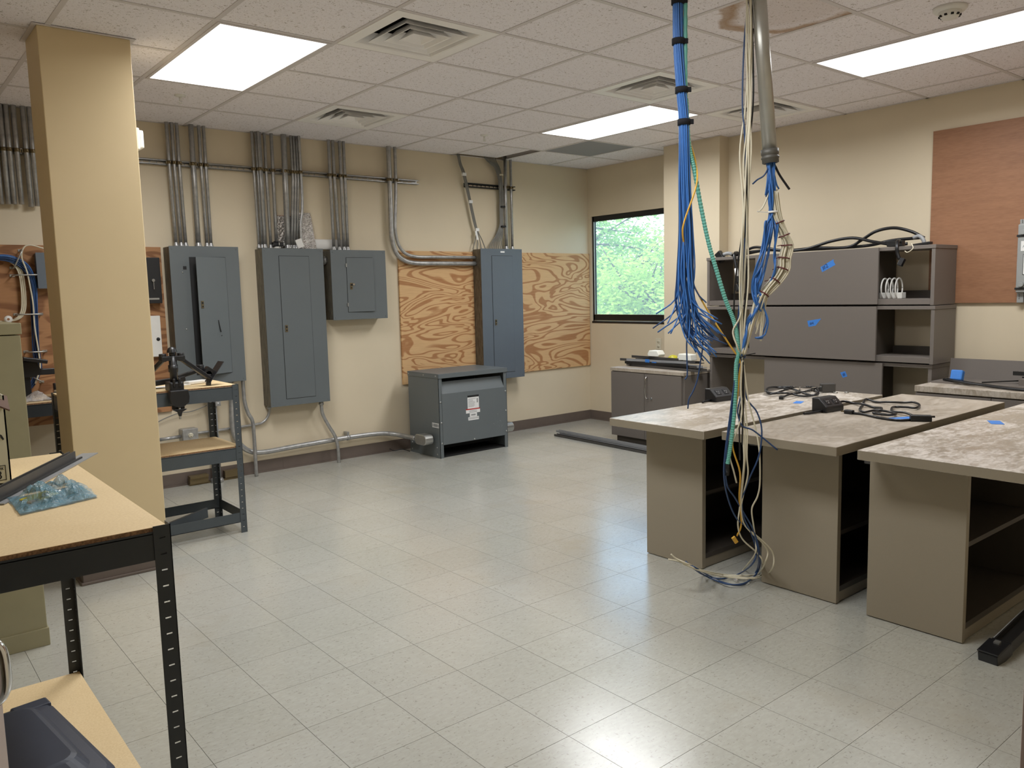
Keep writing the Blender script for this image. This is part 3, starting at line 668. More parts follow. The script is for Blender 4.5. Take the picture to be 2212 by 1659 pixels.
    for k in range(8):
        d = (k-3.5)*.006; e = (k-3.5)
        pt.append([(2.56+.02*k, YC+.02, H+.12), (2.60+.018*k, YC+.01, 2.70), (2.70+.009*k, YC-.004*(k % 3), 2.62), (2.765+d, YC-.006*(k % 3), 2.52), (2.778+d, YC-.006*(k % 2), 2.35), (2.775+d, YC, 2.2), (2.772+d, YC, 2.08), (2.74+d*2, YC, 1.97), (2.70+e*.018, YC, 1.90), (2.695+e*.026, YC, 1.835)])
    cab('cable_bundle', 'bundle of many grey cables dropping from the ceiling gap into the panel', pt, [((2.775, YC-.003, 2.555), .024, 'cable_white'), ((2.79, YC, 2.25), .028, 'black_plastic'), ((2.79, YC, 2.06), .03, 'black_plastic')])
build_panels()
def build_transformer():
    x0, x1, y0, y1, z1 = 1.585, 2.335, 2.404, 2.885, .735
    t = thing('floor_transformer', 'grey floor-standing transformer cabinet in front of the plywood', 'transformer', ((x0+x1)/2, (y0+y1)/2, 0))
    th = .003; m = B(x0, x0+th, y0, y1, 0, z1-.04); m.box(x1-th, x1, y0, y1, 0, z1-.04); m.box(x0+th, x1-th, y1-th, y1, .05, z1-.04)
    m.box(x0, x0+.035, y0, y0+th, 0, z1-.04); m.box(x1-.035, x1, y0, y0+th, 0, z1-.04)
    mkobj('body', m, 'panel_grey', t)
    m = B(x0-.006, x1+.006, y0-.008, y1+.004, z1-.004, z1); m.box(x0-.006, x0-.002, y0-.008, y1, z1-.04, z1-.004); m.box(x1+.002, x1+.006, y0-.008, y1, z1-.04, z1-.004); m.box(x0-.006, x1+.006, y0-.008, y0-.004, z1-.04, z1-.004)
    mkobj('lid', m, 'panel_grey', t, .0015)
    mkobj('front_panel', B(x0+.03, x1-.03, y0-.004, y0, .115, .56), 'panel_grey', t, .001)
    m = MB().add([(x0+.035, y0-.004, .56), (x1-.035, y0-.004, .56), (x1-.035, y0+.045, .66), (x0+.035, y0+.045, .66), (x0+.035, y0+.004, .56), (x1-.035, y0+.004, .56), (x1-.035, y0+.05, .655), (x0+.035, y0+.05, .655)], [(0,1,2,3), (7,6,5,4), (0,4,5,1), (1,5,6,2), (2,6,7,3), (3,7,4,0)])
    mkobj('deflector', m, 'panel_grey', t)
    mkobj('core', B(x0+.08, x1-.08, y0+.12, y1-.08, .06, .6), 'dark_void', t)
    mkobj('floor_pan', B(x0+.01, x1-.01, y0+.02, y1-.01, .0, .01), 'dark_void', t)
    for (x, z) in ((x0+.016, .49), (x0+.02, .31), (x0+.02, .13), (x1-.016, .52), (x1-.016, .34), (x1-.016, .15), (1.95, .125)): mkobj('screw', MB().dome((x, y0-(.005 if z == .125 else .001), z), .008), 'alu', t)
    for (y, z) in ((y0+.03, z1-.02), (y0+.22, z1-.02), (y1-.02, z1-.02), (y0+.05, .09), (y0+.05, .03), (y1-.03, .09), (y1-.03, .03)): mkobj('screw', MB().dome((x0-(.006 if z > .5 else 0), y, z), .007, (-1, 0, 0)), 'alu', t)
    yl = y0-.0046; lab = mkobj('rating_label', B(1.885, 2.01, yl-.0005, yl, .40, .515), 'print_white', t)
    mkobj('label_header', B(1.885, 2.01, yl-.001, yl-.0004, .503, .52), 'print_black', lab)
    m = MB(); rnd = random.Random(3)
    for k in range(8): m.box(1.893, 1.893+rnd.uniform(.05, .09), yl-.001, yl-.0004, .418+k*.0098, .4215+k*.0098)
    m.box(1.985, 2.0, yl-.001, yl-.0004, .45, .49); mkobj('fine_print', m, 'print_grey', lab)
    lab = mkobj('warning_label', B(1.865, 2.02, yl-.0008, yl-.0002, .362, .40), 'print_white', t)
    m = B(1.865, 2.02, yl-.0013, yl-.0007, .392, .402); mkobj('red_band', m, 'print_red', lab)
    m = MB()
    for k in range(3): m.box(1.90, 1.985, yl-.0013, yl-.0007, .366+k*.008, .369+k*.008)
    mkobj('fine_print', m, 'print_grey', lab)
    m = B(1.905, 1.985, yl-.0005, yl, .325, .362); m.box(1.888, 2.005, yl-.0005, yl, .298, .327); lab = mkobj('lower_label', m, 'print_white', t)
    m = B(1.92, 1.97, yl-.001, yl-.0004, .338, .352); m.box(1.895, 2.0, yl-.001, yl-.0004, .31, .314); m.box(1.895, 2.0, yl-.001, yl-.0004, .318, .32); mkobj('fine_print', m, 'print_grey', lab)
    lab = mkobj('barcode_sticker', B(x0-.0006, x0, y0+.012, y0+.115, .265, .305), 'print_white', t)
    m = MB()
    for k in range(12): m.box(x0-.0012, x0-.0005, y0+.03+k*.0055, y0+.0325+k*.0055, .272, .298)
    m.box(x0-.0012, x0-.0005, y0+.016, y0+.022, .272, .298); m.box(x0-.0012, x0-.0005, y0+.102, y0+.108, .272, .298); mkobj('bars', m, 'print_black', lab)
    rnd = random.Random(9)
    for k in range(9): mkobj('paint_chip', MB().dome((rnd.uniform(2.16, 2.28), y0-.0045, rnd.uniform(.2, .33)), rnd.uniform(.0015, .0035), flat=.1), 'print_grey', t)
    def body(lb, x, s):
        m = MB()
        # oblong cast conduit body pointing into the cabinet side
        poly = []
        for k in range(9): a = PI/2+PI*k/8; poly.append((2.61+.045*math.cos(a)*.9+.03*0, .165+.045*math.sin(a)))
        for k in range(9): a = -PI/2+PI*k/8; poly.append((2.61+.10+.045*math.cos(a)*.9, .165+.045*math.sin(a)))
        poly = [(2*2.60-y, z) for y, z in poly]
        m.prism(poly, .085, 'x', x-.0425); q = mkobj('conduit_fitting', m, 'alu', t, .006); q['label'] = lb
        mkobj('lock_nut', MB().cyl((x+s*.04, 2.53, .165), (x+s*.075, 2.53, .165), .032, 8), 'brass_dark', q)
    body('oval aluminium conduit body on the transformer side facing the low conduit', 1.508, 1)
    body('oval aluminium conduit body on the far side of the transformer', 2.412, -1)
    single('ground_wire', 'thin dark wire curling out behind the transformer base', 'wire', MB().tube([(1.56, 2.86, .006), (1.50, 2.90, .03), (1.44, 2.93, .02), (1.40, 2.95, .04)], .004, 6), 'black_rubber')
build_transformer()

# ------------------------------------------------------------------ boltless steel shelving and what it carries
def boltless(label, x0, x1, y0, y1, levels, steel, board_mats, bars=(), beam=.075, ztop=None, group='black boltless shelving'):
    ztop = ztop or max(levels); t = thing('steel_shelf', label, 'shelf', ((x0+x1)/2, (y0+y1)/2, 0), group); wf = .038; th = .002
    for cx, sx in ((x0, 1), (x1, -1)):
        for cy, sy in ((y0, 1), (y1, -1)):
            m = MB(); z = 0
            def xs(a, b): return (min(cx+sx*a, cx+sx*b), max(cx+sx*a, cx+sx*b))
            def ys(a, b): return (min(cy+sy*a, cy+sy*b), max(cy+sy*a, cy+sy*b))
            m.box(*xs(0, .0125), *ys(0, th), 0, ztop+.003); m.box(*xs(.0255, wf), *ys(0, th), 0, ztop+.003)
            m.box(*xs(0, th), *ys(0, .0125), 0, ztop+.003); m.box(*xs(0, th), *ys(.0255, wf), 0, ztop+.003)
            while z < ztop:
                z1 = min(z+.0345, ztop+.003)
                m.box(*xs(.0125, .0255), *ys(0, th), z, z1); m.box(*xs(0, th), *ys(.0125, .0255), z, z1); z += .0381
            mkobj('post', m, steel, t)
    for k, z in enumerate(levels):
        zt = z-.014
        for (a, b, c, d) in ((x0+.006, x1-.006, y0+.003, y0+.006), (x0+.006, x1-.006, y1-.006, y1-.003)):
            m = B(a, b, c, d, zt-beam, zt+.004); lip = (c, c+.02) if c < (y0+y1)/2 else (d-.02, d); m.box(a, b, *lip, zt-.002, zt); mkobj('beam', m, steel, t)
        for (a, b) in ((x0+.003, x0+.006), (x1-.006, x1-.003)):
            m = B(a, b, y0+.006, y1-.006, zt-beam, zt+.004); lip = (a, a+.02) if a < (x0+x1)/2 else (b-.02, b); m.box(*lip, y0+.006, y1-.006, zt-.002, zt); mkobj('beam', m, steel, t)
        bd = mkobj('shelf_board', B(x0+.007, x1-.007, y0+.007, y1-.007, zt, z), board_mats[k], t)
        mkobj('raw_edge', B(x0+.0065, x1-.0065, y0+.0065, y0+.0072, zt, z-.001), 'particle_edge', bd)
    for (a, b, c, d, z) in bars:
        m = B(a, b, c, d, z-.06, z); m.box(a, b, c, d, z-.06, z-.057); mkobj('tie_bar', m, steel, t)
    return t
boltless('black steel workbench shelf with particle-board top by the door', -2.35, -1.737, -1.412, -.195, [.90, .112], 'shelf_steel', ['particle', 'particle'], beam=.062)
boltless('grey steel shelf with a monitor arm clamped on, behind the tan column', -1.41, -.497, 1.445, 1.90, [.905, .535], 'shelf_steel_far', ['particle', 'particle'],
         [(-1.40, -.505, 1.449, 1.452, .125), (-1.40, -.505, 1.893, 1.896, .125), (-.503, -.500, 1.455, 1.89, .125)])
boltless('black steel shelf against the plywood behind the olive cabinet', -2.15, -.92, 2.44, 2.94, [.80], 'shelf_steel', ['particle'])
# loose beam leaning in the middle shelf unit
m = MB().bar((-1.15, 1.50, .05), (-.62, 1.78, .075), .004, .06); m.bar((-1.15, 1.51, .08), (-.62, 1.79, .105), .02, .002)
single('loose_beam', 'loose dark shelf beam lying inside the base of the grey shelf', 'beam', m, 'shelf_steel_far')
def build_left():
    t = thing('filing_cabinet', 'tall olive metal cabinet standing beside the tan column', 'cabinet', (-1.97, .73, 0))
    mkobj('carcass', B(-2.2, -1.74, .43, 1.05, .0, 1.29), 'cabinet_olive', t, .003)
    mkobj('lid', B(-2.205, -1.735, .424, 1.055, 1.293, 1.338), 'cabinet_olive', t, .003)
    m = B(-2.205, -1.735, .422, 1.055, 0, .075); mkobj('plinth', m, 'cabinet_olive', t, .002)
    # carton on the bench
    t = thing('carton', 'pale green open carton with printed square on the workbench', 'box', (-2.1, -.5, .90))
    x1, y0 = -1.943, -.628; m = B(-2.3, x1, y0, y0+.004, .90, 1.155); m.box(x1-.004, x1, y0, y0+.26, .90, 1.155); m.box(-2.3, x1, y0+.256, y0+.26, .90, 1.155); m.box(-2.3, -2.296, y0, y0+.26, .9, 1.155); m.box(-2.3, x1, y0, y0+.26, .90, .904)
    mkobj('walls', m, 'carton', t)
    mkobj('flap', MB().obox((-2.03, y0-.01, 1.187), (.86, 0, -.5), (.1, .98, .1), (.5, 0, .86), .22, .2, .004), 'carton_inside', t)
    fr = MB(); a, b, c, d = -2.06, x1-.012, .912, .955
    for q in ((a, b, c, c+.0016), (a, b, d-.0016, d), (b-.0016, b, c, d)): fr.box(q[0], q[1], y0-.0008, y0, q[2], q[3])
    mkobj('printed_frame', fr, 'print_black', t)
    textobj('box', 'printed_word', .015, 'print_black', t, (b-.005, y0-.0008, d-.0075), (1, 0, 0), (0, 0, 1), 'RIGHT')
    textobj('8', 'printed_digit', .034, 'print_black', t, (b-.010, y0-.0008, c+.0145), (1, 0, 0), (0, 0, 1), 'RIGHT')
    mkobj('tear', MB().prism([(-1.962, 1.045), (-1.957, 1.042), (-1.952, 1.03), (-1.955, 1.027), (-1.960, 1.034)], .001, 'y', y0-.001), 'print_black', t)
    # metal channel trim lying across the bench
    t = thing('channel_trim', 'dark metal channel trim lying across the workbench edge', 'metal trim', (-1.85, -.6, .90))
    p0, p1 = Vector((-2.02, -.90, .903)), Vector((-1.672, -.31, .903)); d = (p1-p0).normalized(); n = Vector((d.y, -d.x, 0))
    m = MB().bar(p0+n*.0, p1, .05, .003); mkobj('flange', m, 'trim_grey', t)
    q0, q1 = p0-n*.008, p1-d*.11-n*.008
    m = MB().bar(q0+Vector((0, 0, .015)), q1+Vector((0, 0, .015)), .004, .028); m.bar(q0-n*.016+Vector((0, 0, .015)), q1-n*.016+Vector((0, 0, .015)), .004, .028); m.bar(q0-n*.008+Vector((0, 0, .004)), q1-n*.008+Vector((0, 0, .004)), .016, .003)
    mkobj('channel', m, 'trim_charcoal', t); mkobj('inner_strip', MB().bar(q0+n*.012+Vector((0, 0, .004)), q1+n*.012+d*.02+Vector((0, 0, .004)), .006, .005), 'trim_black', t)
    # plastic bag of hardware
    t = thing('hardware_bag', 'crumpled blue plastic bag of metal hardware on the workbench', 'bag', (-1.89, -.95, .90)); rnd = random.Random(5)
    nx, ny = 18, 12; V = []
    for s_ in (0, 1):
        for j in range(ny+1):
            for i in range(nx+1):
                u, v = i/nx, j/ny; x = -1.985+.185*u; y = -1.05+.20*v-.10*(1-u)*(1-v)*.2+.04*u
                e = max(0, 1-abs(2*u-1.05)**2.2)*max(0, 1-abs(2*v-1)**2)
                z = .9015 if s_ == 0 else .904+e*(.034+.014*math.sin(u*17+v*5)+.012*math.sin(v*21-u*7))+rnd.uniform(0, .003)
                V.append((x+rnd.uniform(-.002, .002), y+rnd.uniform(-.002, .002), z))
    F = []; q = (nx+1)*(ny+1)
    for s_ in (0, 1):
        for j in range(ny):
            for i in range(nx): a = s_*q+j*(nx+1)+i; F.append((a, a+1, a+nx+2, a+nx+1))
    mkobj('film', MB().add(V, F), 'bag_blue', t)
    m = MB()
    for (a, b, c) in ((-1.93, -.98, 35), (-1.90, -.94, -20), (-1.87, -.96, 70), (-1.855, -.92, 10), (-1.91, -.91, 50)):
        r = math.radians(c); m.obox((a, b, .912), (math.cos(r), math.sin(r), 0), (-math.sin(r), math.cos(r), 0), (0, 0, 1), .06, .014, .01); m.cyl((a+.02*math.cos(r), b+.02*math.sin(r), .905), (a+.02*math.cos(r), b+.02*math.sin(r), .926), .009, 10)
    mkobj('bracket_pieces', m, 'alu', t)
    mkobj('folded_card', MB().obox((-1.925, -.955, .917), (.9, .4, .1), (-.4, .9, 0), (0, 0, 1), .07, .06, .003), 'yellow_bag', t)
    m = MB().obox((-1.915, -.795, .905), (.95, .3, 0), (-.3, .95, 0), (0, 0, 1), .05, .009, .008); m.tube([(-1.89, -.79, .906), (-1.87, -.775, .915), (-1.85, -.78, .906), (-1.83, -.77, .91)], .004, 6)
    single('loose_hardware', 'small loose metal hinge lying behind the blue bag', 'hardware', m, 'brass_dark')
    # navy tote on the low shelf
    t = thing('storage_tote', 'navy blue plastic storage tote on the low shelf', 'storage bin', (-2.08, -1.12, .112))
    def rr(cx, cy, w_, h_, r, z, n=5, rot=.13):
        out = []
        for (sx, sy, a0) in ((1, 1, 0), (-1, 1, PI/2), (-1, -1, PI), (1, -1, 1.5*PI)):
            for k in range(n+1):
                a = a0+PI/2*k/n; x, y = sx*(w_-r)+r*math.cos(a), sy*(h_-r)+r*math.sin(a); out.append((cx+x*math.cos(rot)-y*math.sin(rot), cy+x*math.sin(rot)+y*math.cos(rot), z))
        return out
    def loft(mb, rings):
        n = len(rings[0]); V = [p for r in rings for p in r]
        mb.add(V, [(i*n+j, i*n+(j+1) % n, (i+1)*n+(j+1) % n, (i+1)*n+j) for i in range(len(rings)-1) for j in range(n)]+[tuple(range(n))[::-1], tuple((len(rings)-1)*n+j for j in range(n))])
    cx, cy = -2.075, -1.09; m = MB(); loft(m, [rr(cx, cy, .14, .22, .04, .114), rr(cx, cy, .165, .25, .04, .27), rr(cx, cy, .172, .258, .045, .272), rr(cx, cy, .172, .258, .045, .288)]); mkobj('tub', m, 'tote_navy', t, 0)
    m = MB(); loft(m, [rr(cx, cy, .18, .265, .05, .286), rr(cx, cy, .18, .265, .05, .306), rr(cx, cy, .165, .25, .045, .318), rr(cx, cy, .14, .21, .04, .322), rr(cx, cy, .12, .185, .035, .345), rr(cx, cy, .11, .175, .035, .348)]); mkobj('lid', m, 'tote_navy', t)
    mkobj('latch_handle', MB().obox((cx+.10, cy+.25, .312), (.99, .13, 0), (-.13, .99, 0), (0, 0, 1), .09, .05, .02), 'tote_navy', t, .006)
    # dual monitor arm on the grey shelf
    t = thing('monitor_mount', 'folded black monitor arm with clamp on the grey shelf', 'monitor arm', (-.86, 1.46, .90))
    x, y = -.862, 1.445
    m = B(x-.04, x+.04, y-.035, y+.05, .905, .955); m.box(x-.035, x+.035, y-.04, y-.03, .80, .95); m.box(x-.022, x-.008, y-.045, y-.035, .925, .975); m.box(x+.008, x+.022, y-.045, y-.035, .925, .975); m.prism([(x-.055, .87), (x-.05, .835), (x-.02, .815), (x+.02, .815), (x+.05, .835), (x+.055, .87), (x+.05, .91), (x-.05, .91)], .04, 'y', y-.075); mkobj('clamp', m, 'black_plastic', t, .004)
    m = MB().cyl((x, y-.055, .745), (x, y-.055, .83), .006, 10); mkobj('clamp_bolt', m, 'alu', t)
    mkobj('wing_knob', MB().prism([(x-.04, .80), (x-.012, .785), (x-.006, .762), (x+.006, .762), (x+.012, .785), (x+.04, .80), (x+.02, .803), (x-.02, .803)], .02, 'y', y-.066), 'black_plastic', t, .002)
    m = MB().cyl((x-.002, y, .95), (x, y+.01, 1.10), .021, 16); m.cyl((x, y+.01, 1.01), (x, y+.01, 1.05), .026, 16); m.cyl((x, y+.01, 1.09), (x, y+.012, 1.13), .016, 12); m.dome((x, y+.012, 1.12), .028, (0, 0, 1), 1.2, 12); mkobj('pole', m, 'black_plastic', t)
    hub = B(x-.065, x+.065, y-.01, y+.05, 1.075, 1.10); hub.cyl((x-.05, y+.02, 1.07), (x-.05, y+.02, 1.115), .02); hub.cyl((x+.05, y+.02, 1.07), (x+.05, y+.02, 1.115), .02); mkobj('hub', hub, 'black_plastic', t, .003)
    m = MB().bar((x+.05, y+.02, 1.08), (x+.23, y+.08, .945), .03, .022); m.bar((x+.22, y+.08, .975), (x+.215, y+.08, .908), .026, .026); mkobj('arm', m, 'black_plastic', t, .004)
    m = MB().bar((x-.05, y+.02, 1.08), (x-.14, y+.10, .97), .03, .022); m.bar((x-.14, y+.1, .98), (x-.14, y+.1, .908), .03, .03); mkobj('arm', m, 'black_plastic', t, .004)
    m = MB().bar((x-.12, y+.16, .935), (x+.10, y+.14, .955), .04, .03); m.bar((x+.06, y+.14, .965), (x+.19, y+.13, 1.0), .03, .022); m.cyl((x+.19, y+.13, .985), (x+.19, y+.13, 1.03), .022); m.obox((x+.235, y+.11, .985), (.8, 0, -.6), (0, 1, 0), (.6, 0, .8), .06, .05, .045); m.cyl((x+.225, y+.085, .975), (x+.225, y+.14, .975), .02); mkobj('swivel_arm', m, 'black_plastic', t, .003)
    mkobj('screen_plate', MB().obox((x+.262, y+.10, .985), (.62, .1, .78), (-.1, .99, 0), (-.78, 0, .62), .15, .08, .004), 'black_plastic', t, .002)
    m = MB().obox((-.665, 1.70, .917), (.95, .3, 0), (-.3, .95, 0), (0, 0, 1), .13, .05, .02)
    single('white_gadget', 'small white plastic gadget lying on the grey shelf', 'gadget', m, 'white_plastic', bevel=.005)
    single('flat_strip', 'pale flat strip lying under the monitor arm', 'strip', MB().obox((-.86, 1.66, .9085), (.97, .2, 0), (-.2, .97, 0), (0, 0, 1), .3, .07, .005), 'white_plastic', bevel=.001)
    # wall items beside the column
    t = thing('key_cabinet', 'black wall key box with a chrome lock beside the tan column', 'key box', (-.55, YB-.02, 1.40)); mkobj('case', B(-.66, -.468, 2.93, YB-.02, 1.398, 1.73), 'black_plastic', t, .004)
    m = MB().cyl((-.525, 2.93, 1.565), (-.525, 2.915, 1.565), .011); m.box(-.527, -.523, 2.912, 2.916, 1.50, 1.56); mkobj('lock_and_key', m, 'chrome', t); mkobj('label_slot', B(-.56, -.49, 2.927, 2.93, 1.425, 1.437), 'alu', t)
    t = thing('white_wall_box', 'white wall box below the black key box', 'wall box', (-.56, YB-.02, 1.006)); mkobj('case', B(-.64, -.488, 2.95, YB-.02, 1.006, 1.307), 'white_plastic', t, .004); mkobj('dark_knob', MB().dome((-.512, 2.95, 1.135), .014), 'print_black', t)
    t = thing('wall_speaker', 'small white device fixed on the back of the tan column', 'wall device', (-1.03, 1.24, 2.19)); mkobj('case', B(-1.056, -1.022, 1.19, 1.30, 2.19, 2.30), 'white_plastic', t, .006); mkobj('cover', B(-1.024, -1.0, 1.20, 1.29, 2.2, 2.29), 'white_plastic', t, .006)
    mkobj('cord', MB().tube([(-1.05, 1.25, 2.705), (-1.052, 1.25, 2.4), (-1.05, 1.25, 2.29)], .004, 6, 3), 'black_rubber', t)
    single('cord', 'thin grey cord drooping along the wall above the outlet box', 'cord', MB().tube([(-.56, 2.99, .51), (-.5, 2.99, .535), (-.40, 2.985, .565), (-.3, 2.98, .57), (-.2, 2.97, .60), (-.17, 2.955, .62)], .004, 6, 5), 'cable_grey')
    t = thing('junction_box', 'dark grey steel box on the reddish plywood beside the cables', 'junction box', (-1.2, YB-.02, 1.52)); mkobj('case', B(-1.258, -1.03, 2.92, YB-.02, 1.52, 1.752), 'panel_blue_grey', t, .003); mkobj('cover_lip', B(-1.262, -1.026, 2.915, 2.92, 1.516, 1.756), 'panel_blue_grey', t, .001)
    # blue cable trunk with ring brackets
    t = thing('cable_run', 'thick trunk of blue cables held by ring brackets on plywood', 'cable bundle', (-1.3, 2.97, .86)); rnd = random.Random(21)
    C0 = [(-1.75, 1.66), (-1.60, 1.70), (-1.459, 1.722), (-1.372, 1.70), (-1.312, 1.645), (-1.284, 1.55), (-1.287, 1.415), (-1.293, 1.265), (-1.30, 1.114), (-1.294, .999), (-1.309, .932), (-1.361, .85), (-1.45, .80)]
    for k in range(22):
        a, r = rnd.uniform(0, 2*PI), .023*math.sqrt(rnd.random()); P = [(px+r*math.cos(a+i*.25)*1.0, 2.957+r*math.sin(a+i*.25)*.9, pz+r*math.cos(a+i*.25)*(.9 if i < 5 else .2)) for i, (px, pz) in enumerate(C0)]
        mkobj('cable', MB().tube(P, .0042, 6, 5), 'cable_navy' if k % 3 else 'cable_blue', t)
    w1 = [(-1.05, 1.74), (-1.199, 1.781), (-1.286, 1.805), (-1.327, 1.783), (-1.341, 1.72), (-1.319, 1.631), (-1.308, 1.527), (-1.30, 1.415), (-1.303, 1.265), (-1.293, 1.09), (-1.294, .98), (-1.33, .88)]
    mkobj('white_cable', MB().tube([(a, 2.925, b) for a, b in w1], .005, 7, 6), 'cable_white', t)
    for d in (0, .011, -.011): mkobj('white_cable', MB().tube([(a+d, 2.965, b) for a, b in ((-1.40, 1.70), (-1.368, 1.668), (-1.347, 1.602), (-1.345, 1.454), (-1.362, 1.355), (-1.416, 1.31), (-1.55, 1.305))], .005, 7, 6), 'cable_white', t)
    for (a, b, c, d) in ((-1.395, 1.606, -1.25, 1.609), (-1.394, 1.347, -1.25, 1.346), (-1.356, 1.095, -1.245, 1.092), (-1.334, 1.772, -1.391, 1.657), (-1.33, .917, -1.28, .884)):
        m = MB().tube([(a, YB-.02, b), (a+.01*(c-a), 2.925, b), ((a+c)/2, 2.915, (b+d)/2), (c-.01*(c-a), 2.925, d), (c, YB-.02, d)], .005, 7, 3); m.obox((a, YB-.022, b), (1, 0, 0), (0, 1, 0), (0, 0, 1), .03, .004, .016); m.obox((c, YB-.022, d), (1, 0, 0), (0, 1, 0), (0, 0, 1), .03, .004, .016); mkobj('ring_bracket', m, 'alu', t)
    single('tape_spool', 'small white spool hanging on the reddish plywood', 'spool', MB().lathe([(.008, 0), (.024, 0), (.024, .014), (.008, .014), (.008, 0)], (-1.448, 2.94, 1.318), (0, 1, 0)), 'white_plastic')
    # on the far shelf
    t = thing('monitor_stand', 'black monitor stand arm on the shelf behind the olive cabinet', 'monitor arm', (-1.38, 2.7, .80))
    m = MB().obox((-1.365, 2.66, 1.055), (.97, 0, -.2), (0, 1, 0), (.2, 0, .97), .14, .12, .025); m.prism([(-1.43, 1.05), (-1.35, 1.05), (-1.33, .99), (-1.36, .945), (-1.43, .945)], .09, 'y', 2.66); m.bar((-1.37, 2.7, .975), (-1.17, 2.72, .97), .05, .04); m.box(-1.43, -1.39, 2.68, 2.73, .80, .95); mkobj('arm', m, 'black_plastic', t, .004)
    t = thing('desk_mount', 'small black mount with chrome band on the shelf behind the olive cabinet', 'mount', (-1.24, 2.62, .80)); mkobj('base', B(-1.31, -1.19, 2.56, 2.66, .80, .812), 'black_plastic', t, .003); m = B(-1.275, -1.225, 2.59, 2.64, .812, .90); mkobj('post', m, 'black_plastic', t, .005); mkobj('band', B(-1.277, -1.223, 2.588, 2.642, .845, .858), 'chrome', t)
    V = []; rnd = random.Random(8); nx, ny = 14, 8
    for s_ in (0, 1):
        for j in range(ny+1):
            for i in range(nx+1):
                u, v = i/nx, j/ny; e = (1-abs(2*u-1)**2)*(1-abs(2*v-1)**2); V.append((-1.47+.17*u, 2.50+.16*v, .801+(s_*(.004+.04*e*(1+.4*math.sin(9*u+5*v))+rnd.uniform(0, .006)))))
    F = []; q = (nx+1)*(ny+1)
    for s_ in (0, 1):
        for j in range(ny):
            for i in range(nx): a = s_*q+j*(nx+1)+i; F.append((a, a+1, a+nx+2, a+nx+1))
    single('clear_bag', 'crumpled clear plastic bag on the shelf behind the olive cabinet', 'bag', MB().add(V, F), 'bag_clear')
build_left()

# ------------------------------------------------------------------ desks, stacked hutches, cabinets
def desk(label, px, py0, py1, ty0, ty1, tx0, tx1, mat, rail=None, shelf=.37):
    t = thing('desk', label, 'desk', ((tx0+tx1)/2, (ty0+ty1)/2, 0), 'taupe laminate desks in a row')
    mkobj('desk_top', B(tx0, tx1, ty0, ty1, .702, .742), mat, t, .002)
    m = B(tx0-.0008, tx0+.0002, ty0+.002, ty1-.002, .704, .740); m.box(tx0+.002, tx1-.002, ty0-.0008, ty0+.0002, .704, .740); m.box(tx0+.002, tx1-.002, ty1-.0002, ty1+.0008, .704, .740); mkobj('edge_band', m, 'desk_edge', t)
    mkobj('end_panel', B(px, px+.028, py0, py1, .004, .698), 'desk', t, .0015)
    mkobj('far_panel', B(tx1-.13, tx1-.10, py0, py1, .004, .698), 'desk', t, .0015)
    mkobj('back_panel', B(px+.028, tx1-.13, py1-.02, py1-.002, .06, .698), 'desk_dark', t)
    mkobj('bookcase_bottom', B(px+.028, tx1-.13, py0+.004, py1-.02, .05, .075), 'desk_dark', t)
    mkobj('plinth', B(px+.028, tx1-.13, py0+.006, py0+.022, .004, .05), 'desk', t)
    mkobj('shelf', B(px+.028, tx1-.13, py0+.02, py1-.02, shelf, shelf+.02), 'desk_dark', t)
    mkobj('divider', B(1.75, 1.77, py0+.02, py1-.02, .075, .698), 'desk_dark', t)
    if rail: mkobj('support_rail', B(px+.02, tx1-.2, rail-.04, rail+.03, .655, .698), 'trim_charcoal', t)
desk('dusty taupe desk nearest the window with a coiled black cord', .945, -.856, -.492, -.985, -.378, .785, 2.52, 'top_dusty')
desk('cleaner taupe desk between the other two with a black cord looped on it', 1.005, -1.537, -1.157, -1.612, -1.045, .842, 2.635, 'top_clean', -1.10, .30)
desk('dusty taupe desk with open knee space and only a tape mark on top', .985, -2.07, -1.685, -2.36, -1.70, .848, 2.65, 'top_dusty', -1.68)
def hutch(label, y0, y1, z0, z1, d0, d1, x0=3.44, base=False):
    x1 = XR-.022; t = thing('hutch', label, 'hutch', ((x0+x1)/2, (y0+y1)/2, z0), 'taupe hutches stacked on the right wall'); th = .025
    mkobj('top_panel', B(x0-.004, x1, y0-.004, y1+.004, z1-th, z1), 'hutch', t, .0015); mkobj('side_panel', B(x0, x1, y0, y0+th, z0, z1-th), 'hutch', t, .0015); mkobj('side_panel', B(x0, x1, y1-th, y1, z0, z1-th), 'hutch', t, .0015)
    mkobj('bottom_panel', B(x0, x1, y0+th, y1-th, z0+.005, z0+.045), 'hutch', t, .0015)
    mkobj('back_rail', B(x1-.02, x1-.005, y0+th, y1-th, z0+.045, z0+.10), 'desk_dark', t)
    mkobj('divider', B(x0+.03, x1, (d0+d1)/2-.01, (d0+d1)/2+.01, z0+.045, z1-th), 'desk_dark', t)
    mkobj('divider', B(x0+.03, x1, .43, .45, z0+.045, z1-th), 'desk_dark', t); mkobj('divider', B(x0+.03, x1, -.45, -.43, z0+.045, z1-th), 'desk_dark', t)
    d = mkobj('sliding_door', B(x0-.024, x0-.006, d0, d1, z0+.008, z1-.004 if z1 < 1.5 else z1), 'hutch', t, .0015)
    return t, d
HB, _db = hutch('lowest taupe hutch of the stack, partly behind the desks', -.865, .99, .0, .846, -.53, .435, 3.46)
HM, _dm = hutch('middle taupe hutch of the stack with an empty open bay', -.88, 1.0, .85, 1.252, -.487, .565)
HT, _dt = hutch('topmost taupe hutch of the stack holding white rings', -.872, 1.005, 1.256, 1.665, -.492, .515)
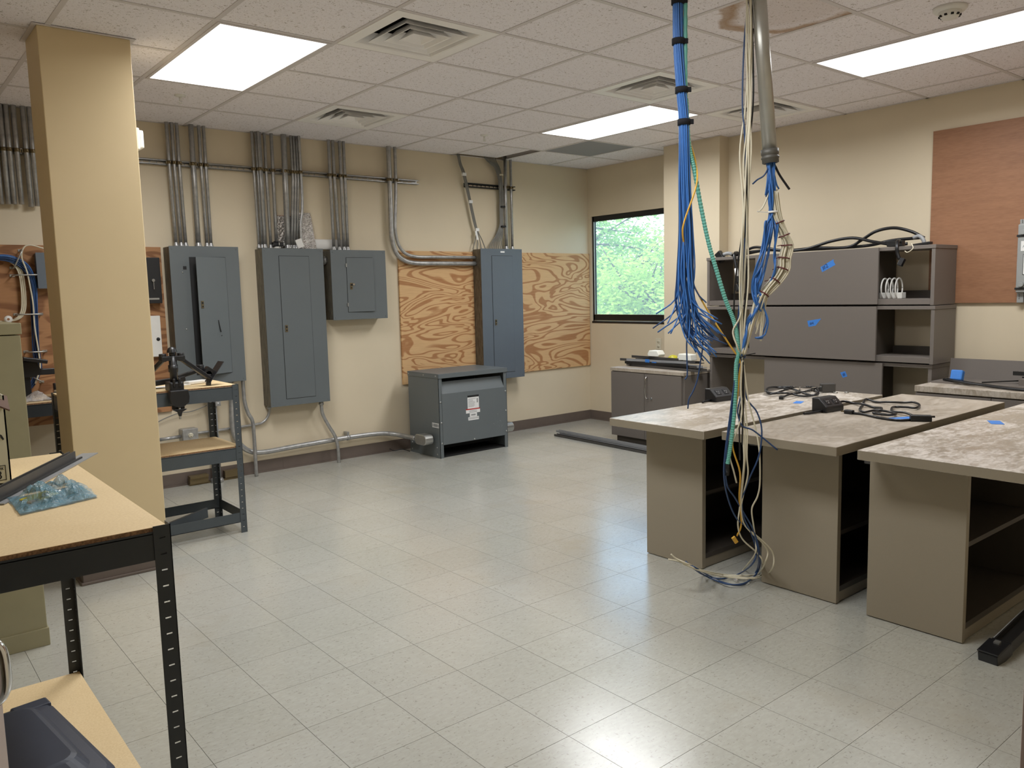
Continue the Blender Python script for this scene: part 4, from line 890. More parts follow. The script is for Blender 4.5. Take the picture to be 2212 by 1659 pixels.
def tape(lb, pts, txt, tp, sz, x, tilt, par=None):
    # pts are (y, z) corners on a door face at x
    t = thing('tape_label', lb, 'tape', (x, sum(p[0] for p in pts)/len(pts), min(p[1] for p in pts)), 'blue tape marks')
    mkobj('tape', MB().prism(pts, .0006, 'x', x-.0006), 'tape_blue', t)
    r = math.radians(tilt); textobj(txt, 'marker_writing', sz, 'tape_ink', t, (x-.0009, *tp), (0, -math.cos(r), math.sin(r)), (0, math.sin(r), math.cos(r)))
tape('slanted blue tape marked number 2 on the topmost hutch door', [(-.052, 1.545), (-.155, 1.599), (-.157, 1.58), (-.171, 1.557), (-.066, 1.507)], '#2', (-.09, 1.546), .045, 3.416, 27)
tape('torn blue tape marked number 4 on the middle hutch door', [(.049, 1.141), (-.065, 1.159), (-.021, 1.106), (.037, 1.095)], '#4', (.012, 1.122), .03, 3.416, 7)
tape('small blue tape mark on the lowest hutch door', [(-.215, .757), (-.254, .769), (-.272, .732), (-.236, .719)], '#', (-.244, .744), .035, 3.436, 20)
def flat_tape(lb, x, y, a, w_, h_):
    r = math.radians(a); single('tape_label', lb, 'tape', MB().obox((x, y, .7428), (math.cos(r), math.sin(r), 0), (-math.sin(r), math.cos(r), 0), (0, 0, 1), w_, h_, .0006), 'tape_blue', 'blue tape marks')
flat_tape('pale blue tape strip on the desk near the coiled cord', 1.92, -.788, 20, .10, .045)
flat_tape('blue tape strip under the looped cord on the cleaner desk', 1.735, -1.464, -25, .13, .06)
flat_tape('blue tape strip alone on the dusty desk with knee space', 1.893, -1.834, 30, .11, .055)
def build_right():
    # white spiral sorter in the top hutch
    t = thing('ring_sorter', 'white coil of rings on a block inside the topmost hutch', 'file sorter', (3.56, -.5, 1.302))
    for k in range(5):
        m = MB(); y = -.44-.034*k; m.tube([(3.56+.055*math.cos(a*PI/8), y, 1.374+.072*math.sin(a*PI/8)) for a in range(17)], .0055, 8, 2); o = mkobj('ring', m, 'white_plastic', t)
    mkobj('block', B(3.535, 3.60, -.61, -.44, 1.302, 1.345), 'white_plastic', t, .003)
    # storage cabinet under the window wall
    t = thing('storage_cabinet', 'low taupe two-door cabinet under the pilaster outlet', 'cabinet', (3.4, 1.45, 0)); x0, x1, y0, y1 = 3.165, 3.655, 1.03, 1.87
    mkobj('carcass', B(x0+.004, x1, y0, y1, .07, .672), 'hutch', t, .0015); mkobj('plinth', B(x0+.03, x1-.02, y0+.02, y1-.03, 0, .07), 'desk_dark', t)
    mkobj('cabinet_top', B(x0-.018, x1+.004, y0-.006, y1+.006, .674, .704), 'top_clean', t, .002)
    dm = y0+.435
    for k, (a, b) in enumerate(((y0+.022, dm-.002), (dm+.002, y1-.003))):
        d = mkobj('door', B(x0-.016, x0+.003, a, b, .075, .668), 'hutch', t, .0015)
        if k == 0: mkobj('bow_handle', MB().tube([(x0-.014, b-.035, .64), (x0-.035, b-.035, .635), (x0-.042, b-.033, .58), (x0-.042, b-.033, .50), (x0-.035, b-.04, .455), (x0-.014, b-.045, .45)], .0055, 8, 4), 'chrome', d); mkobj('lock', MB().cyl((x0-.016, b-.085, .452), (x0-.024, b-.085, .452), .009), 'chrome', d)
    # trim pieces on the cabinet
    rnd = random.Random(4); z = .704
    sp = [(3.40, 1.42, 1.00, .05, 'trim_charcoal'), (3.31, 1.36, .86, .045, 'trim_charcoal'), (3.47, 1.5, .92, .05, 'trim_black'), (3.36, 1.44, .9, .05, 'trim_charcoal'), (3.44, 1.40, .84, .05, 'trim_grey'), (3.33, 1.46, .78, .045, 'trim_black'), (3.40, 1.52, .80, .05, 'trim_charcoal'), (3.46, 1.44, .7, .06, 'trim_black'), (3.37, 1.50, .66, .05, 'trim_grey'), (3.42, 1.55, .6, .06, 'trim_charcoal')]
    lb = 'dark metal trim strip in the pile on the low cabinet'
    for k, (x, y, L, w_, mt) in enumerate(sp):
        zz = z+(k//3)*.024; a = math.radians(90+rnd.uniform(-9, 9)); d = Vector((math.cos(a), math.sin(a), 0)); n = Vector((-d.y, d.x, 0)); c = Vector((x, y, zz))
        m = MB().obox(c+Vector((0, 0, .0025)), d, n, (0, 0, 1), L, w_, .005); m.obox(c+n*w_/2+Vector((0, 0, .012)), d, n, (0, 0, 1), L, .004, .022); single('trim_strip', lb, 'metal trim', m, mt, 'pile of trim strips on the cabinet')
    zt = z+.096
    for k, (y, a) in enumerate(((1.58, 8), (1.50, -12))):
        r = math.radians(a); single('tape_scrap', ('upper', 'lower')[k]+' scrap of blue tape wrapped on the trim pile', 'tape', MB().obox((3.325, y, z+.055-.02*k), (0, 1, 0), (1, 0, 0), (0, 0, 1), .05, .004, .04), 'tape_blue', 'tape scraps on the trim pile')
    m = MB().prism([(1.50, zt), (1.62, zt), (1.63, zt+.02), (1.61, zt+.055), (1.515, zt+.055), (1.49, zt+.02)], .09, 'x', 3.38); single('foam_block', 'cream foam corner block on the trim pile near the window', 'foam block', m, 'foam', 'foam blocks', .006)
    m = MB().prism([(1.16, zt-.024), (1.31, zt-.024), (1.315, zt), (1.30, zt+.035), (1.17, zt+.03)], .09, 'x', 3.42); single('foam_block', 'cream foam block on the trim pile nearer the hutches', 'foam block', m, 'foam', 'foam blocks', .006)
    m = MB().dome((3.45, 1.385, zt-.02), .05, (0, 0, 1), .8, 10); single('yellow_wad', 'crumpled yellow plastic beside the foam block', 'plastic wrap', m, 'yellow_bag')
    # wall outlet
    def outlet(lb, x, y, z):
        t = thing('wall_outlet', lb, 'outlet', (x, y, z-.06)); mkobj('cover_plate', B(x-.005, x-.0005, y-.035, y+.035, z-.058, z+.058), 'ivory', t, .002)
        for dz in (-.024, .024):
            s_ = mkobj('socket', MB().lathe([(.001, .003), (.015, .003), (.016, 0)], (x-.005, y, z+dz), (-1, 0, 0), 14), 'ivory', t); m = B(x-.0088, x-.0078, y-.007, y-.0045, z+dz-.002, z+dz+.007); m.box(x-.0088, x-.0078, y+.0045, y+.007, z+dz-.002, z+dz+.006); mkobj('slots', m, 'print_black', s_)
    outlet('ivory double wall outlet on the window wall beside the pilaster', XW, 2.035, .863)
    # grey trims on the floor
    g = 'long grey trims on the floor'; lb = 'long grey metal trim lying on the floor before the low cabinet'
    for k, (x0, y0, x1, y1, z, mt) in enumerate(((3.07, 2.52, 3.00, 1.10, 0, 'trim_grey'), (3.13, 2.54, 3.06, 1.12, 0, 'trim_grey'), (3.10, 2.56, 3.04, 1.14, .022, 'trim_grey'), (3.02, 2.50, 2.955, 1.10, 0, 'trim_charcoal'))):
        m = MB().bar((x0, y0, z+.002), (x1, y1, z+.002), .045, .004); m.bar((x0-.02, y0, z+.011), (x1-.02, y1, z+.011), .004, .02); m.bar((x0+.02, y0, z+.011), (x1+.02, y1, z+.011), .004, .02); single('floor_trim', lb, 'metal trim', m, mt, g)
    # drawer credenza by the right wall
    t = thing('drawer_credenza', 'long taupe drawer credenza below the brown wall board', 'credenza', (3.43, -1.6, 0)); x0, x1, y0, y1 = 3.14, 3.74, -2.35, -.895
    mkobj('carcass', B(x0+.02, x1, y0, y1-.004, .0, .695), 'hutch', t, .0015); mkobj('credenza_top', B(x0, x1, y0, y1, .697, .737), 'top_light', t, .002); yy = y1-.006
    while yy > y0+.1:
        e = max(yy-.46, y0+.01); mkobj('drawer', B(x0+.002, x0+.02, e+.003, yy, .50, .688), 'hutch', t, .0015); mkobj('drawer', B(x0+.002, x0+.02, e+.003, yy, .03, .495), 'hutch', t, .0015); yy = e
    # parts lying on the credenza
    zc = .737
    single('laminate_offcut', 'thin taupe laminate panel lying flat on the credenza', 'panel', MB().obox((3.50, -1.22, zc+.006), (0, -1, 0), (1, 0, 0), (0, 0, 1), .62, .30, .012), 'hutch', bevel=.001)
    m = MB().obox((3.665, -1.30, zc+.075), (0, -1, 0), (.2, 0, .98), (-.98, 0, .2), .80, .14, .012); single('laminate_offcut', 'taupe laminate panel leaning on the wall behind the credenza', 'panel', m, 'hutch', bevel=.001)
    m = MB().obox((3.44, -1.04, zc+.05), (0, -1, 0), (.3, 0, .95), (.95, 0, -.3), .075, .07, .045); single('tape_wad', 'crumpled blue tape lump standing on the credenza', 'tape', m, 'tape_blue', bevel=.008)
    for k, (y0_, z_, x_, mt) in enumerate(((-1.42, .02, 3.50, 'trim_black'), (-1.36, .068, 3.52, 'trim_black'), (-1.42, .10, 3.55, 'trim_charcoal'), (-1.44, .128, 3.57, 'trim_black'))):
        m = B(x_-.04, x_+.04, -2.3, y0_, zc+z_, zc+z_+.004); m.box(x_-.042, x_-.038, -2.3, y0_, zc+z_, zc+z_+(.045 if k == 0 else .026)); m.box(x_-.04, x_+.04, y0_-.003, y0_, zc+z_, zc+z_+.02); single('trim_channel', ('lowest', 'second lowest', 'third lowest', 'topmost')[k]+' channel trim of the stack on the credenza', 'metal trim', m, mt, 'stack of channel trims on the credenza')
    single('trim_block', 'taupe end block holding the channel trim stack on the credenza', 'block', B(3.40, 3.46, -1.50, -1.42, zc+.001, zc+.055), 'hutch', bevel=.002)
    single('trim_riser', 'dark block carrying the channel trim stack on the credenza', 'block', B(3.47, 3.59, -2.2, -1.6, zc, zc+.02), 'trim_black')
    for k in range(2):
        d = .028*k; single('edge_strip', ('outer', 'inner')[k]+' black flexible edge strip curving along the credenza top', 'strip', MB().tube([(3.40+d, -.97-.01*k, zc+.022), (3.34+d, -1.08, zc+.021), (3.27+d, -1.25, zc+.016), (3.22+d, -1.5, zc+.008), (3.20+d, -1.9, zc+.008), (3.20+d, -2.2, zc+.008)], .008, 8, 5), 'black_rubber', 'two black edge strips')
    m = MB().bar((3.42, -1.2, zc+.016), (3.52, -1.38, zc+.03), .014, .007); single('thin_rod', 'thin black bar leaning on the trim block of the credenza', 'bar', m, 'trim_black')
    m = MB().cyl((3.29, -1.50, zc+.022), (3.29, -1.53, zc+.022), .018, 12).cyl((3.29, -1.545, zc+.022), (3.29, -1.575, zc+.022), .016, 12); m.box(3.275, 3.305, -1.57, -1.50, zc+.012, zc+.03); single('chrome_clip', 'shiny chrome clip on the black edge strips', 'clip', m, 'chrome')
    rnd = random.Random(12); V = []; nx, ny = 30, 8
    for s_ in (0, 1):
        for b_ in range(ny+1):
            for a_ in range(nx+1):
                u, v = a_/nx, b_/ny; e = (1-abs(2*u-1)**4)*(1-abs(2*v-1)**2)
                V.append((3.26+.10*v+.015*math.sin(u*9), -1.58-.44*u, zc+.001+s_*(.003+e*(.026+.012*math.sin(23*u+4*v)+.01*math.sin(41*u-9*v))+rnd.uniform(0, .005))))
    F = []; q_ = (nx+1)*(ny+1)
    for s_ in (0, 1):
        for b_ in range(ny):
            for a_ in range(nx): k_ = s_*q_+b_*(nx+1)+a_; F.append((k_, k_+1, k_+nx+2, k_+nx+1))
    single('yellow_wrap', 'crumpled yellow plastic wrap on the credenza', 'plastic wrap', MB().add(V, F), 'yellow_bag')
    # telecom enclosure on the brown board
    t = thing('telecom_box', 'grey telephone network box mounted on the brown board', 'network box', (3.74, -1.45, 1.26)); xb = XR-.02; y1 = -1.268; y0 = y1-.42
    mkobj('housing', B(3.725, xb, y0, y1, 1.33, 1.775), 'telecom_grey', t, .006)
    for z0, z1 in ((1.775, 1.808), (1.262, 1.33)): mkobj('mounting_foot', B(3.755, xb, y1-.04, y1, z0, z1), 'telecom_grey', t, .002); mkobj('mounting_foot', B(3.75, xb, y0, y1-.06, z0, z1-.005), 'telecom_grey', t, .002)
    for z in (1.70, 1.355): mkobj('seam_strap', B(3.72, xb, y0-.004, y1+.004, z-.007, z+.007), 'print_black', t)
    for z in (1.722, 1.382): mkobj('cap_screw', MB().cyl((3.725, y1-.035, z), (3.705, y1-.035, z), .016, 16), 'telecom_grey', t, .002)
    m = MB()
    for z in (1.288, 1.30, 1.312, 1.786, 1.794, 1.802): m.dome((3.755, y1-.015, z), .003, (-1, 0, 0))
    mkobj('foot_holes', m, 'print_black', t)
    lab = mkobj('logo_plate', B(3.7235, 3.725, y1-.16, y1-.022, 1.60, 1.665), 'print_white', t); textobj('AT&T', 'logo_text', .026, 'print_grey', lab, (3.7228, y1-.032, 1.63), (0, -1, 0), (0, 0, 1), 'LEFT')
    lab = mkobj('notice_label', B(3.7235, 3.725, y1-.22, y1-.038, 1.445, 1.58), 'print_white', t); m = MB()
    for q in ((y1-.22, y1-.038, 1.577, 1.58), (y1-.22, y1-.038, 1.445, 1.448), (y1-.041, y1-.038, 1.445, 1.58), (y1-.22, y1-.217, 1.445, 1.58)): m.box(3.7228, 3.7236, *q)
    mkobj('label_border', m, 'print_black', lab); textobj('A', 'notice_letter', .03, 'print_black', lab, (3.7228, y1-.07, 1.528), (0, -1, 0), (0, 0, 1), 'CENTER'); m = MB()
    for z in (1.56, 1.50, 1.485, 1.47): m.box(3.7228, 3.7236, y1-.2, y1-.058, z-.002, z+.002)
    mkobj('fine_print', m, 'print_grey', lab)
    # black rail leaning low at the knee-space desk
    t = thing('black_rail', 'black metal rail with clip end lying beside the dusty knee-space desk', 'rail', (.95, -2.2, 0)); p0, p1 = Vector((.985, -2.205, .03)), Vector((2.3, -2.30, .30)); d = (p1-p0).normalized(); n = Vector((d.y, -d.x, 0)).normalized(); u = n.cross(d)
    m = MB().bar(p0, p1, .055, .006); m.bar(p0+n*.027, p1+n*.027, .006, .045); m.bar(p0-n*.027, p1-n*.027, .006, .045); mkobj('channel', m, 'trim_black', t); mkobj('light_edge', MB().bar(p0-n*.031+u*.02, p1-n*.031+u*.02, .003, .008), 'trim_grey', t)
    m = MB().bar(p0-d*.10+u*.0, p0+d*.02, .07, .05); m.bar(p0-d*.10+u*.03, p0+d*.0+u*.03, .075, .006); mkobj('end_clip', m, 'black_plastic', t, .003); mkobj('clip_pin', MB().bar(p0-d*.03+u*.036, p0-d*.01+u*.036, .02, .006), 'alu', t)
    # desk power blocks
    def power(lb, x, y, a):
        t = thing('power_block', lb, 'power outlet', (x, y, .742)); r = math.radians(a); ax = Vector((math.cos(r), math.sin(r), 0)); ay = Vector((-ax.y, ax.x, 0)); m = MB()
        prof = [(-.045, 0), (.045, 0), (.045, .03), (-.005, .075), (-.045, .075)]
        V = [Vector((x, y, .742))+ax*s_*.075+ay*(-p_)+Vector((0, 0, q_)) for s_ in (-1, 1) for p_, q_ in prof]; n = 5
        m.add(V, [tuple(range(n)), tuple(range(2*n-1, n-1, -1))]+[(i, i+n, (i+1) % n+n, (i+1) % n) for i in range(n)]); b = mkobj('body', m, 'black_plastic', t, .004)
        nn = Vector((0, 0, .05))-ay*.045; fn = (-ay*.045+Vector((0, 0, .05))).normalized(); up = (ay*.05+Vector((0, 0, .045))).normalized(); c0 = Vector((x, y, .742))-ay*.02+Vector((0, 0, .0535))
        for s_ in (-.032, .032):
            mkobj('socket', MB().obox(c0+ax*s_, ax, up, fn, .038, .036, .004), 'panel_grey' if False else 'black_rubber', t, .001); m2 = MB()
            for q in (-.007, .007): m2.obox(c0+ax*(s_+q)+up*.004+fn*.002, ax, up, fn, .003, .009, .002)
            m2.obox(c0+ax*s_-up*.009+fn*.002, ax, up, fn, .006, .006, .002); mkobj('socket_slots', m2, 'print_grey', t)
        return t
    t = power('black power block at the window-side edge of the dusty desk', 1.70, -.40, -6); mkobj('cord', MB().tube([(1.63, -.395, .75), (1.58, -.39, .749), (1.54, -.40, .748)], .006, 8, 4), 'black_rubber', t)
    t = power('black power block sitting on the cleaner desk', 1.73, -1.075, -6); mkobj('cord', MB().tube([(1.665, -1.085, .752), (1.62, -1.08, .75), (1.56, -1.07, .749), (1.52, -1.06, .75)], .006, 8, 4), 'black_rubber', t)
    # odd hardware on the first desk
    t = thing('metal_bracket', 'shiny metal bracket pieces beside the coiled cord', 'hardware', (2.36, -.55, .742)); m = MB().obox((2.36, -.53, .775), (.5, -.85, 0), (.85, .5, 0), (0, 0, 1), .075, .03, .006); m.obox((2.36, -.53, .758), (.5, -.85, 0), (.85, .5, 0), (0, 0, 1), .01, .03, .032); m.obox((2.33, -.57, .746), (.7, -.7, 0), (.7, .7, 0), (0, 0, 1), .09, .05, .006); mkobj('bracket', m, 'chrome', t, .001)
    m = MB().obox((2.42, -.605, .757), (.8, -.6, 0), (.6, .8, 0), (.2, 0, .98), .05, .02, .03); single('loose_hardware', 'small dark chrome hinge next to the grey block', 'hardware', m, 'chrome', bevel=.004)
    single('grey_block', 'small translucent grey block standing on the dusty desk', 'block', MB().obox((2.43, -.68, .771), (.75, -.66, 0), (.66, .75, 0), (0, 0, 1), .085, .05, .055), 'trim_charcoal', bevel=.004)
    for k, (x, y) in enumerate(((2.36, -.66), (2.41, -.735), (2.46, -.78))): single('small_screw', ('tiny loose screw nearest the shiny bracket', 'tiny loose screw in front of the grey block', 'tiny loose screw by the far desk edge')[k], 'screw', MB().cyl((x, y, .746), (x+.02, y-.012, .746), .0035, 8).cyl((x, y, .747), (x-.003, y+.002, .747), .005, 8), 'alu', 'loose screws')
build_right()

# ------------------------------------------------------------------ hanging cables
# the cables hang in one upright sheet: (a, z, w) = metres along the sheet, height, offset away from it
def sheet_pt(q): return Vector((-.0821+.77460*q[0]+.63246*q[2], -.6363-.63246*q[0]+.77460*q[2], q[1]))
def SP(L): return [sheet_pt(q) for q in L]
DATA = {
  'yellow': [[0.739,2.252,0.0],[0.741,2.225,0.0],[0.746,2.096,0.0],[0.762,2.028,0.0],[0.794,1.926,0.0],[0.782,1.831,0.0],[0.733,1.691,0.0],[0.727,1.634,0.0],[0.75,1.552,0.0],[0.775,1.476,0.0],[0.797,1.416,0.0],[0.845,1.319,0.0],[0.91,1.205,0.0],[0.954,1.138,0.0],[0.979,1.104,0.0],[0.979,1.054,0.0],[0.972,0.954,0.0],[0.96,0.833,0.0],[0.951,0.723,0.0],[0.989,0.602,0.016],[0.999,0.478,0.058],[1.021,0.344,0.102],[1.008,0.283,0.122]],
  'teal': [[0.747,2.234,0.0],[0.751,2.178,0.0],[0.762,2.006,0.0],[0.785,1.898,0.0],[0.814,1.741,0.0],[0.844,1.602,0.0],[0.878,1.485,0.0],[0.917,1.359,0.0],[0.953,1.269,0.0],[0.968,1.198,0.0],[0.973,1.124,0.0],[0.965,1.076,0.0],[0.963,0.979,0.0],[0.956,0.853,0.0],[0.943,0.731,0.0],[0.93,0.645,0.002]],
  'sleeve': [[0.93,0.645,0.002],[0.934,0.592,0.02]],
  'pipe': [[1.045,2.629,0.0],[1.099,1.973,0.0]],
  'coup': [[1.098,1.979,0.0],[1.104,1.92,0.0]],
  'bc': [[0.713,2.627,0.0],[0.716,2.577,0.0],[0.718,2.418,0.0],[0.731,2.225,0.0],[0.741,2.096,0.0],[0.744,1.84,0.0],[0.75,1.648,0.0],[0.748,1.455,0.0],[0.758,1.337,0.0]],
  'bends': [[0.613,1.242,0.0],[0.675,1.221,0.0],[0.752,1.191,0.0],[0.796,1.134,0.0],[0.861,1.083,0.0],[0.865,1.137,0.0],[0.911,1.171,0.0],[0.909,1.203,0.0],[0.881,1.216,0.0],[0.869,1.279,0.0],[0.871,1.261,0.0],[0.845,1.157,0.0],[0.825,1.098,0.0],[0.726,1.249,0.0],[0.778,1.189,0.0],[0.835,1.127,0.0],[0.815,1.162,0.0],[0.851,1.187,0.0],[0.885,1.19,0.0],[0.841,1.233,0.0],[0.766,1.215,0.0],[0.806,1.114,0.0]],
  'blong': [[0.758,1.337,0.0],[0.809,1.277,0.0],[0.821,1.178,0.0],[0.812,1.098,0.0],[0.798,1.018,0.0],[0.78,0.969,0.0],[0.762,0.935,0.0],[0.757,0.893,0.0]],
  'bshort': [[0.762,1.376,0.0],[0.758,1.258,0.0],[0.752,1.173,0.0],[0.754,1.08,0.0],[0.754,1.036,0.0],[0.744,1.02,0.0]],
  'w_a': [[0.989,2.621,0.0],[0.998,2.467,0.0],[1.004,2.172,0.0],[0.978,1.967,0.0],[0.986,1.739,0.0],[0.978,1.449,0.0],[0.974,1.253,0.0],[0.986,1.118,0.0]],
  'w_b': [[0.996,2.621,0.0],[1.005,2.466,0.0],[1.01,2.172,0.0],[1.002,1.966,0.0],[0.994,1.738,0.0],[0.984,1.449,0.0],[0.983,1.253,0.0],[0.988,1.118,0.0]],
  'w_c': [[1.004,2.621,0.0],[1.011,2.466,0.0],[1.015,2.172,0.0],[1.011,1.966,0.0],[1.005,1.738,0.0],[0.996,1.449,0.0],[0.989,1.253,0.0],[0.992,1.118,0.0]],
  'w_d': [[1.01,2.62,0.0],[1.017,2.466,0.0],[1.019,2.172,0.0],[1.017,1.966,0.0],[1.011,1.738,0.0],[1.006,1.448,0.0],[0.997,1.252,0.0],[0.994,1.118,0.0]],
  'w_e': [[1.0,2.621,0.0],[1.004,2.412,0.0],[1.0,2.135,0.0],[0.988,1.91,0.0],[0.994,1.7,0.0],[0.99,1.429,0.0],[0.977,1.292,0.0],[0.948,1.224,0.0],[0.954,1.164,0.0],[0.984,1.118,0.0]],
  'k_a': [[1.019,2.62,0.0],[1.025,2.393,0.0],[1.023,2.171,0.0],[1.006,1.947,0.0],[1.0,1.719,0.0],[0.966,1.449,0.0],[0.964,1.273,0.0],[0.982,1.118,0.0]],
  'k_b': [[1.028,2.466,0.0],[1.029,2.171,0.0],[1.013,1.947,0.0],[1.004,1.719,0.0],[1.002,1.449,0.0],[1.005,1.252,0.0],[0.996,1.117,0.0]],
  'b_a': [[1.008,2.62,0.0],[0.992,2.408,0.0],[0.99,2.172,0.0],[1.003,2.023,0.0],[0.996,1.738,0.0],[0.988,1.449,0.0],[0.981,1.253,0.0],[0.988,1.118,0.0]],
  'white_b': [[1.106,1.926,0.0],[1.116,1.812,0.0],[1.128,1.724,0.0],[1.142,1.677,0.0],[1.164,1.622,0.0],[1.178,1.58,0.0],[1.165,1.527,0.0],[1.159,1.482,0.0],[1.127,1.434,0.0],[1.081,1.378,0.0],[1.057,1.336,0.0],[1.033,1.265,0.0],[1.01,1.183,0.0],[0.992,1.118,0.0]],
  'wtails': [[1.073,1.178,0.0],[1.051,1.208,0.0],[1.082,1.278,0.0],[1.063,1.251,0.0],[1.076,1.349,0.0],[1.059,1.227,0.0],[1.091,1.358,0.0]],
  'cb': [[[1.095,1.926,0.0],[1.1,1.831,0.0],[1.108,1.703,0.0],[1.082,1.669,0.0],[1.072,1.583,0.0],[1.048,1.495,0.0],[1.031,1.407,0.0],[1.042,1.347,0.0],[1.071,1.314,0.0]],[[1.103,1.926,0.0],[1.104,1.812,0.0],[1.109,1.703,0.0],[1.1,1.659,0.0],[1.093,1.6,0.0],[1.066,1.512,0.0],[1.055,1.406,0.0],[1.067,1.371,0.0],[1.082,1.317,0.0],[1.096,1.264,0.0],[1.09,1.211,0.0],[1.069,1.197,0.0],[1.045,1.192,0.0]],[[1.108,1.926,0.0],[1.112,1.793,0.0],[1.113,1.703,0.0],[1.126,1.651,0.0],[1.122,1.546,0.0],[1.125,1.475,0.0],[1.101,1.397,0.0],[1.062,1.335,0.0],[1.019,1.266,0.0],[1.001,1.195,0.0],[0.992,1.118,0.0]],[[1.097,1.926,0.0],[1.096,1.793,0.0],[1.105,1.703,0.0],[1.096,1.64,0.0],[1.079,1.544,0.0],[1.057,1.467,0.0],[1.042,1.389,0.0],[1.05,1.336,0.0],[1.014,1.266,0.0],[0.998,1.195,0.0],[0.988,1.118,0.0]],[[1.099,1.926,0.0],[1.104,1.774,0.0],[1.111,1.703,0.0],[1.104,1.64,0.0],[1.099,1.553,0.0],[1.073,1.447,0.0],[1.061,1.388,0.0],[1.046,1.32,0.0],[1.017,1.252,0.0],[1.002,1.183,0.0],[0.994,1.118,0.0]],[[1.105,1.926,0.0],[1.102,1.774,0.0],[1.107,1.703,0.0],[1.09,1.65,0.0],[1.083,1.563,0.0],[1.06,1.486,0.0],[1.037,1.418,0.0],[1.054,1.34,0.0],[1.078,1.319,0.0]],[[1.114,1.926,0.0],[1.119,1.831,0.0],[1.124,1.774,0.0]],[[1.091,1.926,0.0],[1.092,1.85,0.0],[1.089,1.793,0.0]],[[1.099,1.926,0.0],[1.076,1.874,0.0],[1.049,1.855,0.0],[1.026,1.837,0.0]],[[1.11,1.926,0.0],[1.123,1.84,0.0],[1.139,1.815,0.0]],[[1.093,1.926,0.0],[1.086,1.841,0.0],[1.083,1.79,0.0]]],
  'kshort': [[1.118,1.926,0.0],[1.126,1.903,0.0],[1.142,1.872,0.0],[1.166,1.837,0.0],[1.184,1.812,0.0]],
  'wshort': [[1.104,1.831,0.0],[1.092,1.784,0.0],[1.072,1.74,0.0],[1.054,1.722,0.0]],
  'low': [["navy",[[0.99,1.11,0.0],[0.969,1.076,0.0],[0.951,0.955,0.0],[0.938,0.846,0.0],[0.918,0.68,0.0],[0.923,0.573,0.027],[0.952,0.467,0.062],[0.995,0.377,0.091],[1.052,0.325,0.108],[1.091,0.271,0.125],[1.117,0.173,0.15],[1.187,0.005,0.417],[1.077,0.005,0.252],[0.999,0.005,0.272],[0.95,0.005,0.362],[0.839,0.12,0.15],[0.798,0.145,0.15]]],["navy",[[0.99,1.11,0.0],[0.975,1.064,0.0],[0.958,0.954,0.0],[0.944,0.845,0.0],[0.923,0.681,0.0],[0.936,0.549,0.035],[0.979,0.479,0.058],[1.026,0.402,0.083],[1.082,0.305,0.114],[1.122,0.185,0.15],[1.195,0.016,0.406],[1.089,0.016,0.246],[0.996,0.016,0.228],[0.928,0.016,0.327],[0.821,0.123,0.15],[0.778,0.161,0.15]]],["navy",[[0.99,1.11,0.0],[1.009,0.943,0.0],[1.058,0.869,0.0],[1.078,0.787,0.0],[1.066,0.676,0.0],[1.031,0.564,0.028],[1.013,0.467,0.062],[1.028,0.382,0.089],[1.069,0.3,0.115],[1.103,0.203,0.146],[1.088,0.14,0.15],[1.092,0.006,0.388],[0.99,0.006,0.331],[0.92,0.006,0.387],[0.81,0.129,0.15]]],["blue",[[0.99,1.11,0.0],[0.997,0.993,0.0],[0.974,0.893,0.0],[0.976,0.855,0.0],[0.994,0.811,0.0],[1.037,0.793,0.0],[1.087,0.753,0.0],[1.147,0.702,0.0]]],["white",[[0.99,1.11,0.0],[0.99,0.953,0.0],[1.005,0.81,0.0],[1.006,0.677,0.0],[1.007,0.558,0.031],[1.006,0.434,0.072],[1.007,0.338,0.104],[1.034,0.266,0.127],[1.103,0.198,0.148],[1.134,0.154,0.15],[1.211,0.014,0.39],[1.154,0.014,0.316],[1.064,0.014,0.329],[0.956,0.014,0.389],[0.81,0.139,0.15],[0.739,0.173,0.15],[0.712,0.196,0.15]]],["white",[[0.99,1.11,0.0],[1.002,0.953,0.0],[1.015,0.799,0.0],[1.014,0.677,0.0],[1.025,0.595,0.018],[1.016,0.496,0.052],[1.012,0.434,0.072],[1.028,0.357,0.097],[1.065,0.305,0.114],[1.121,0.251,0.131],[1.157,0.196,0.148],[1.145,0.143,0.15],[1.192,0.008,0.389],[1.121,0.008,0.361],[1.017,0.008,0.383],[0.839,0.12,0.15],[0.752,0.159,0.15],[0.699,0.172,0.15]]],["white",[[0.99,1.11,0.0],[1.02,0.92,0.0],[1.048,0.814,0.0],[1.068,0.704,0.0],[1.082,0.556,0.031],[1.079,0.482,0.056],[1.061,0.42,0.077],[1.079,0.33,0.106],[1.096,0.251,0.131],[1.099,0.186,0.15],[1.135,0.006,0.452],[1.054,0.006,0.295]]],["white",[[0.99,1.11,0.0],[0.992,0.933,0.0],[0.997,0.771,0.0],[1.002,0.648,0.0],[1.004,0.513,0.046],[1.011,0.42,0.077],[1.038,0.337,0.104],[1.101,0.278,0.122],[1.158,0.223,0.139],[1.185,0.177,0.15],[1.181,0.118,0.15],[1.202,0.018,0.327],[1.124,0.018,0.288],[1.006,0.018,0.322],[0.853,0.111,0.15],[0.767,0.148,0.15]]],["white",[[0.99,1.11,0.0],[0.985,0.974,0.0],[0.99,0.873,0.0],[0.977,0.811,0.0],[0.945,0.723,0.0],[0.939,0.679,0.0],[0.961,0.609,0.014],[0.979,0.553,0.033]]],["black",[[0.99,1.11,0.0],[0.992,0.953,0.0],[0.982,0.844,0.0],[0.984,0.661,0.0]]],["black",[[0.99,1.11,0.0],[0.998,0.953,0.0],[0.995,0.832,0.0],[0.993,0.73,0.0]]]],
  'tie': [[0.99,1.114,0.0]],
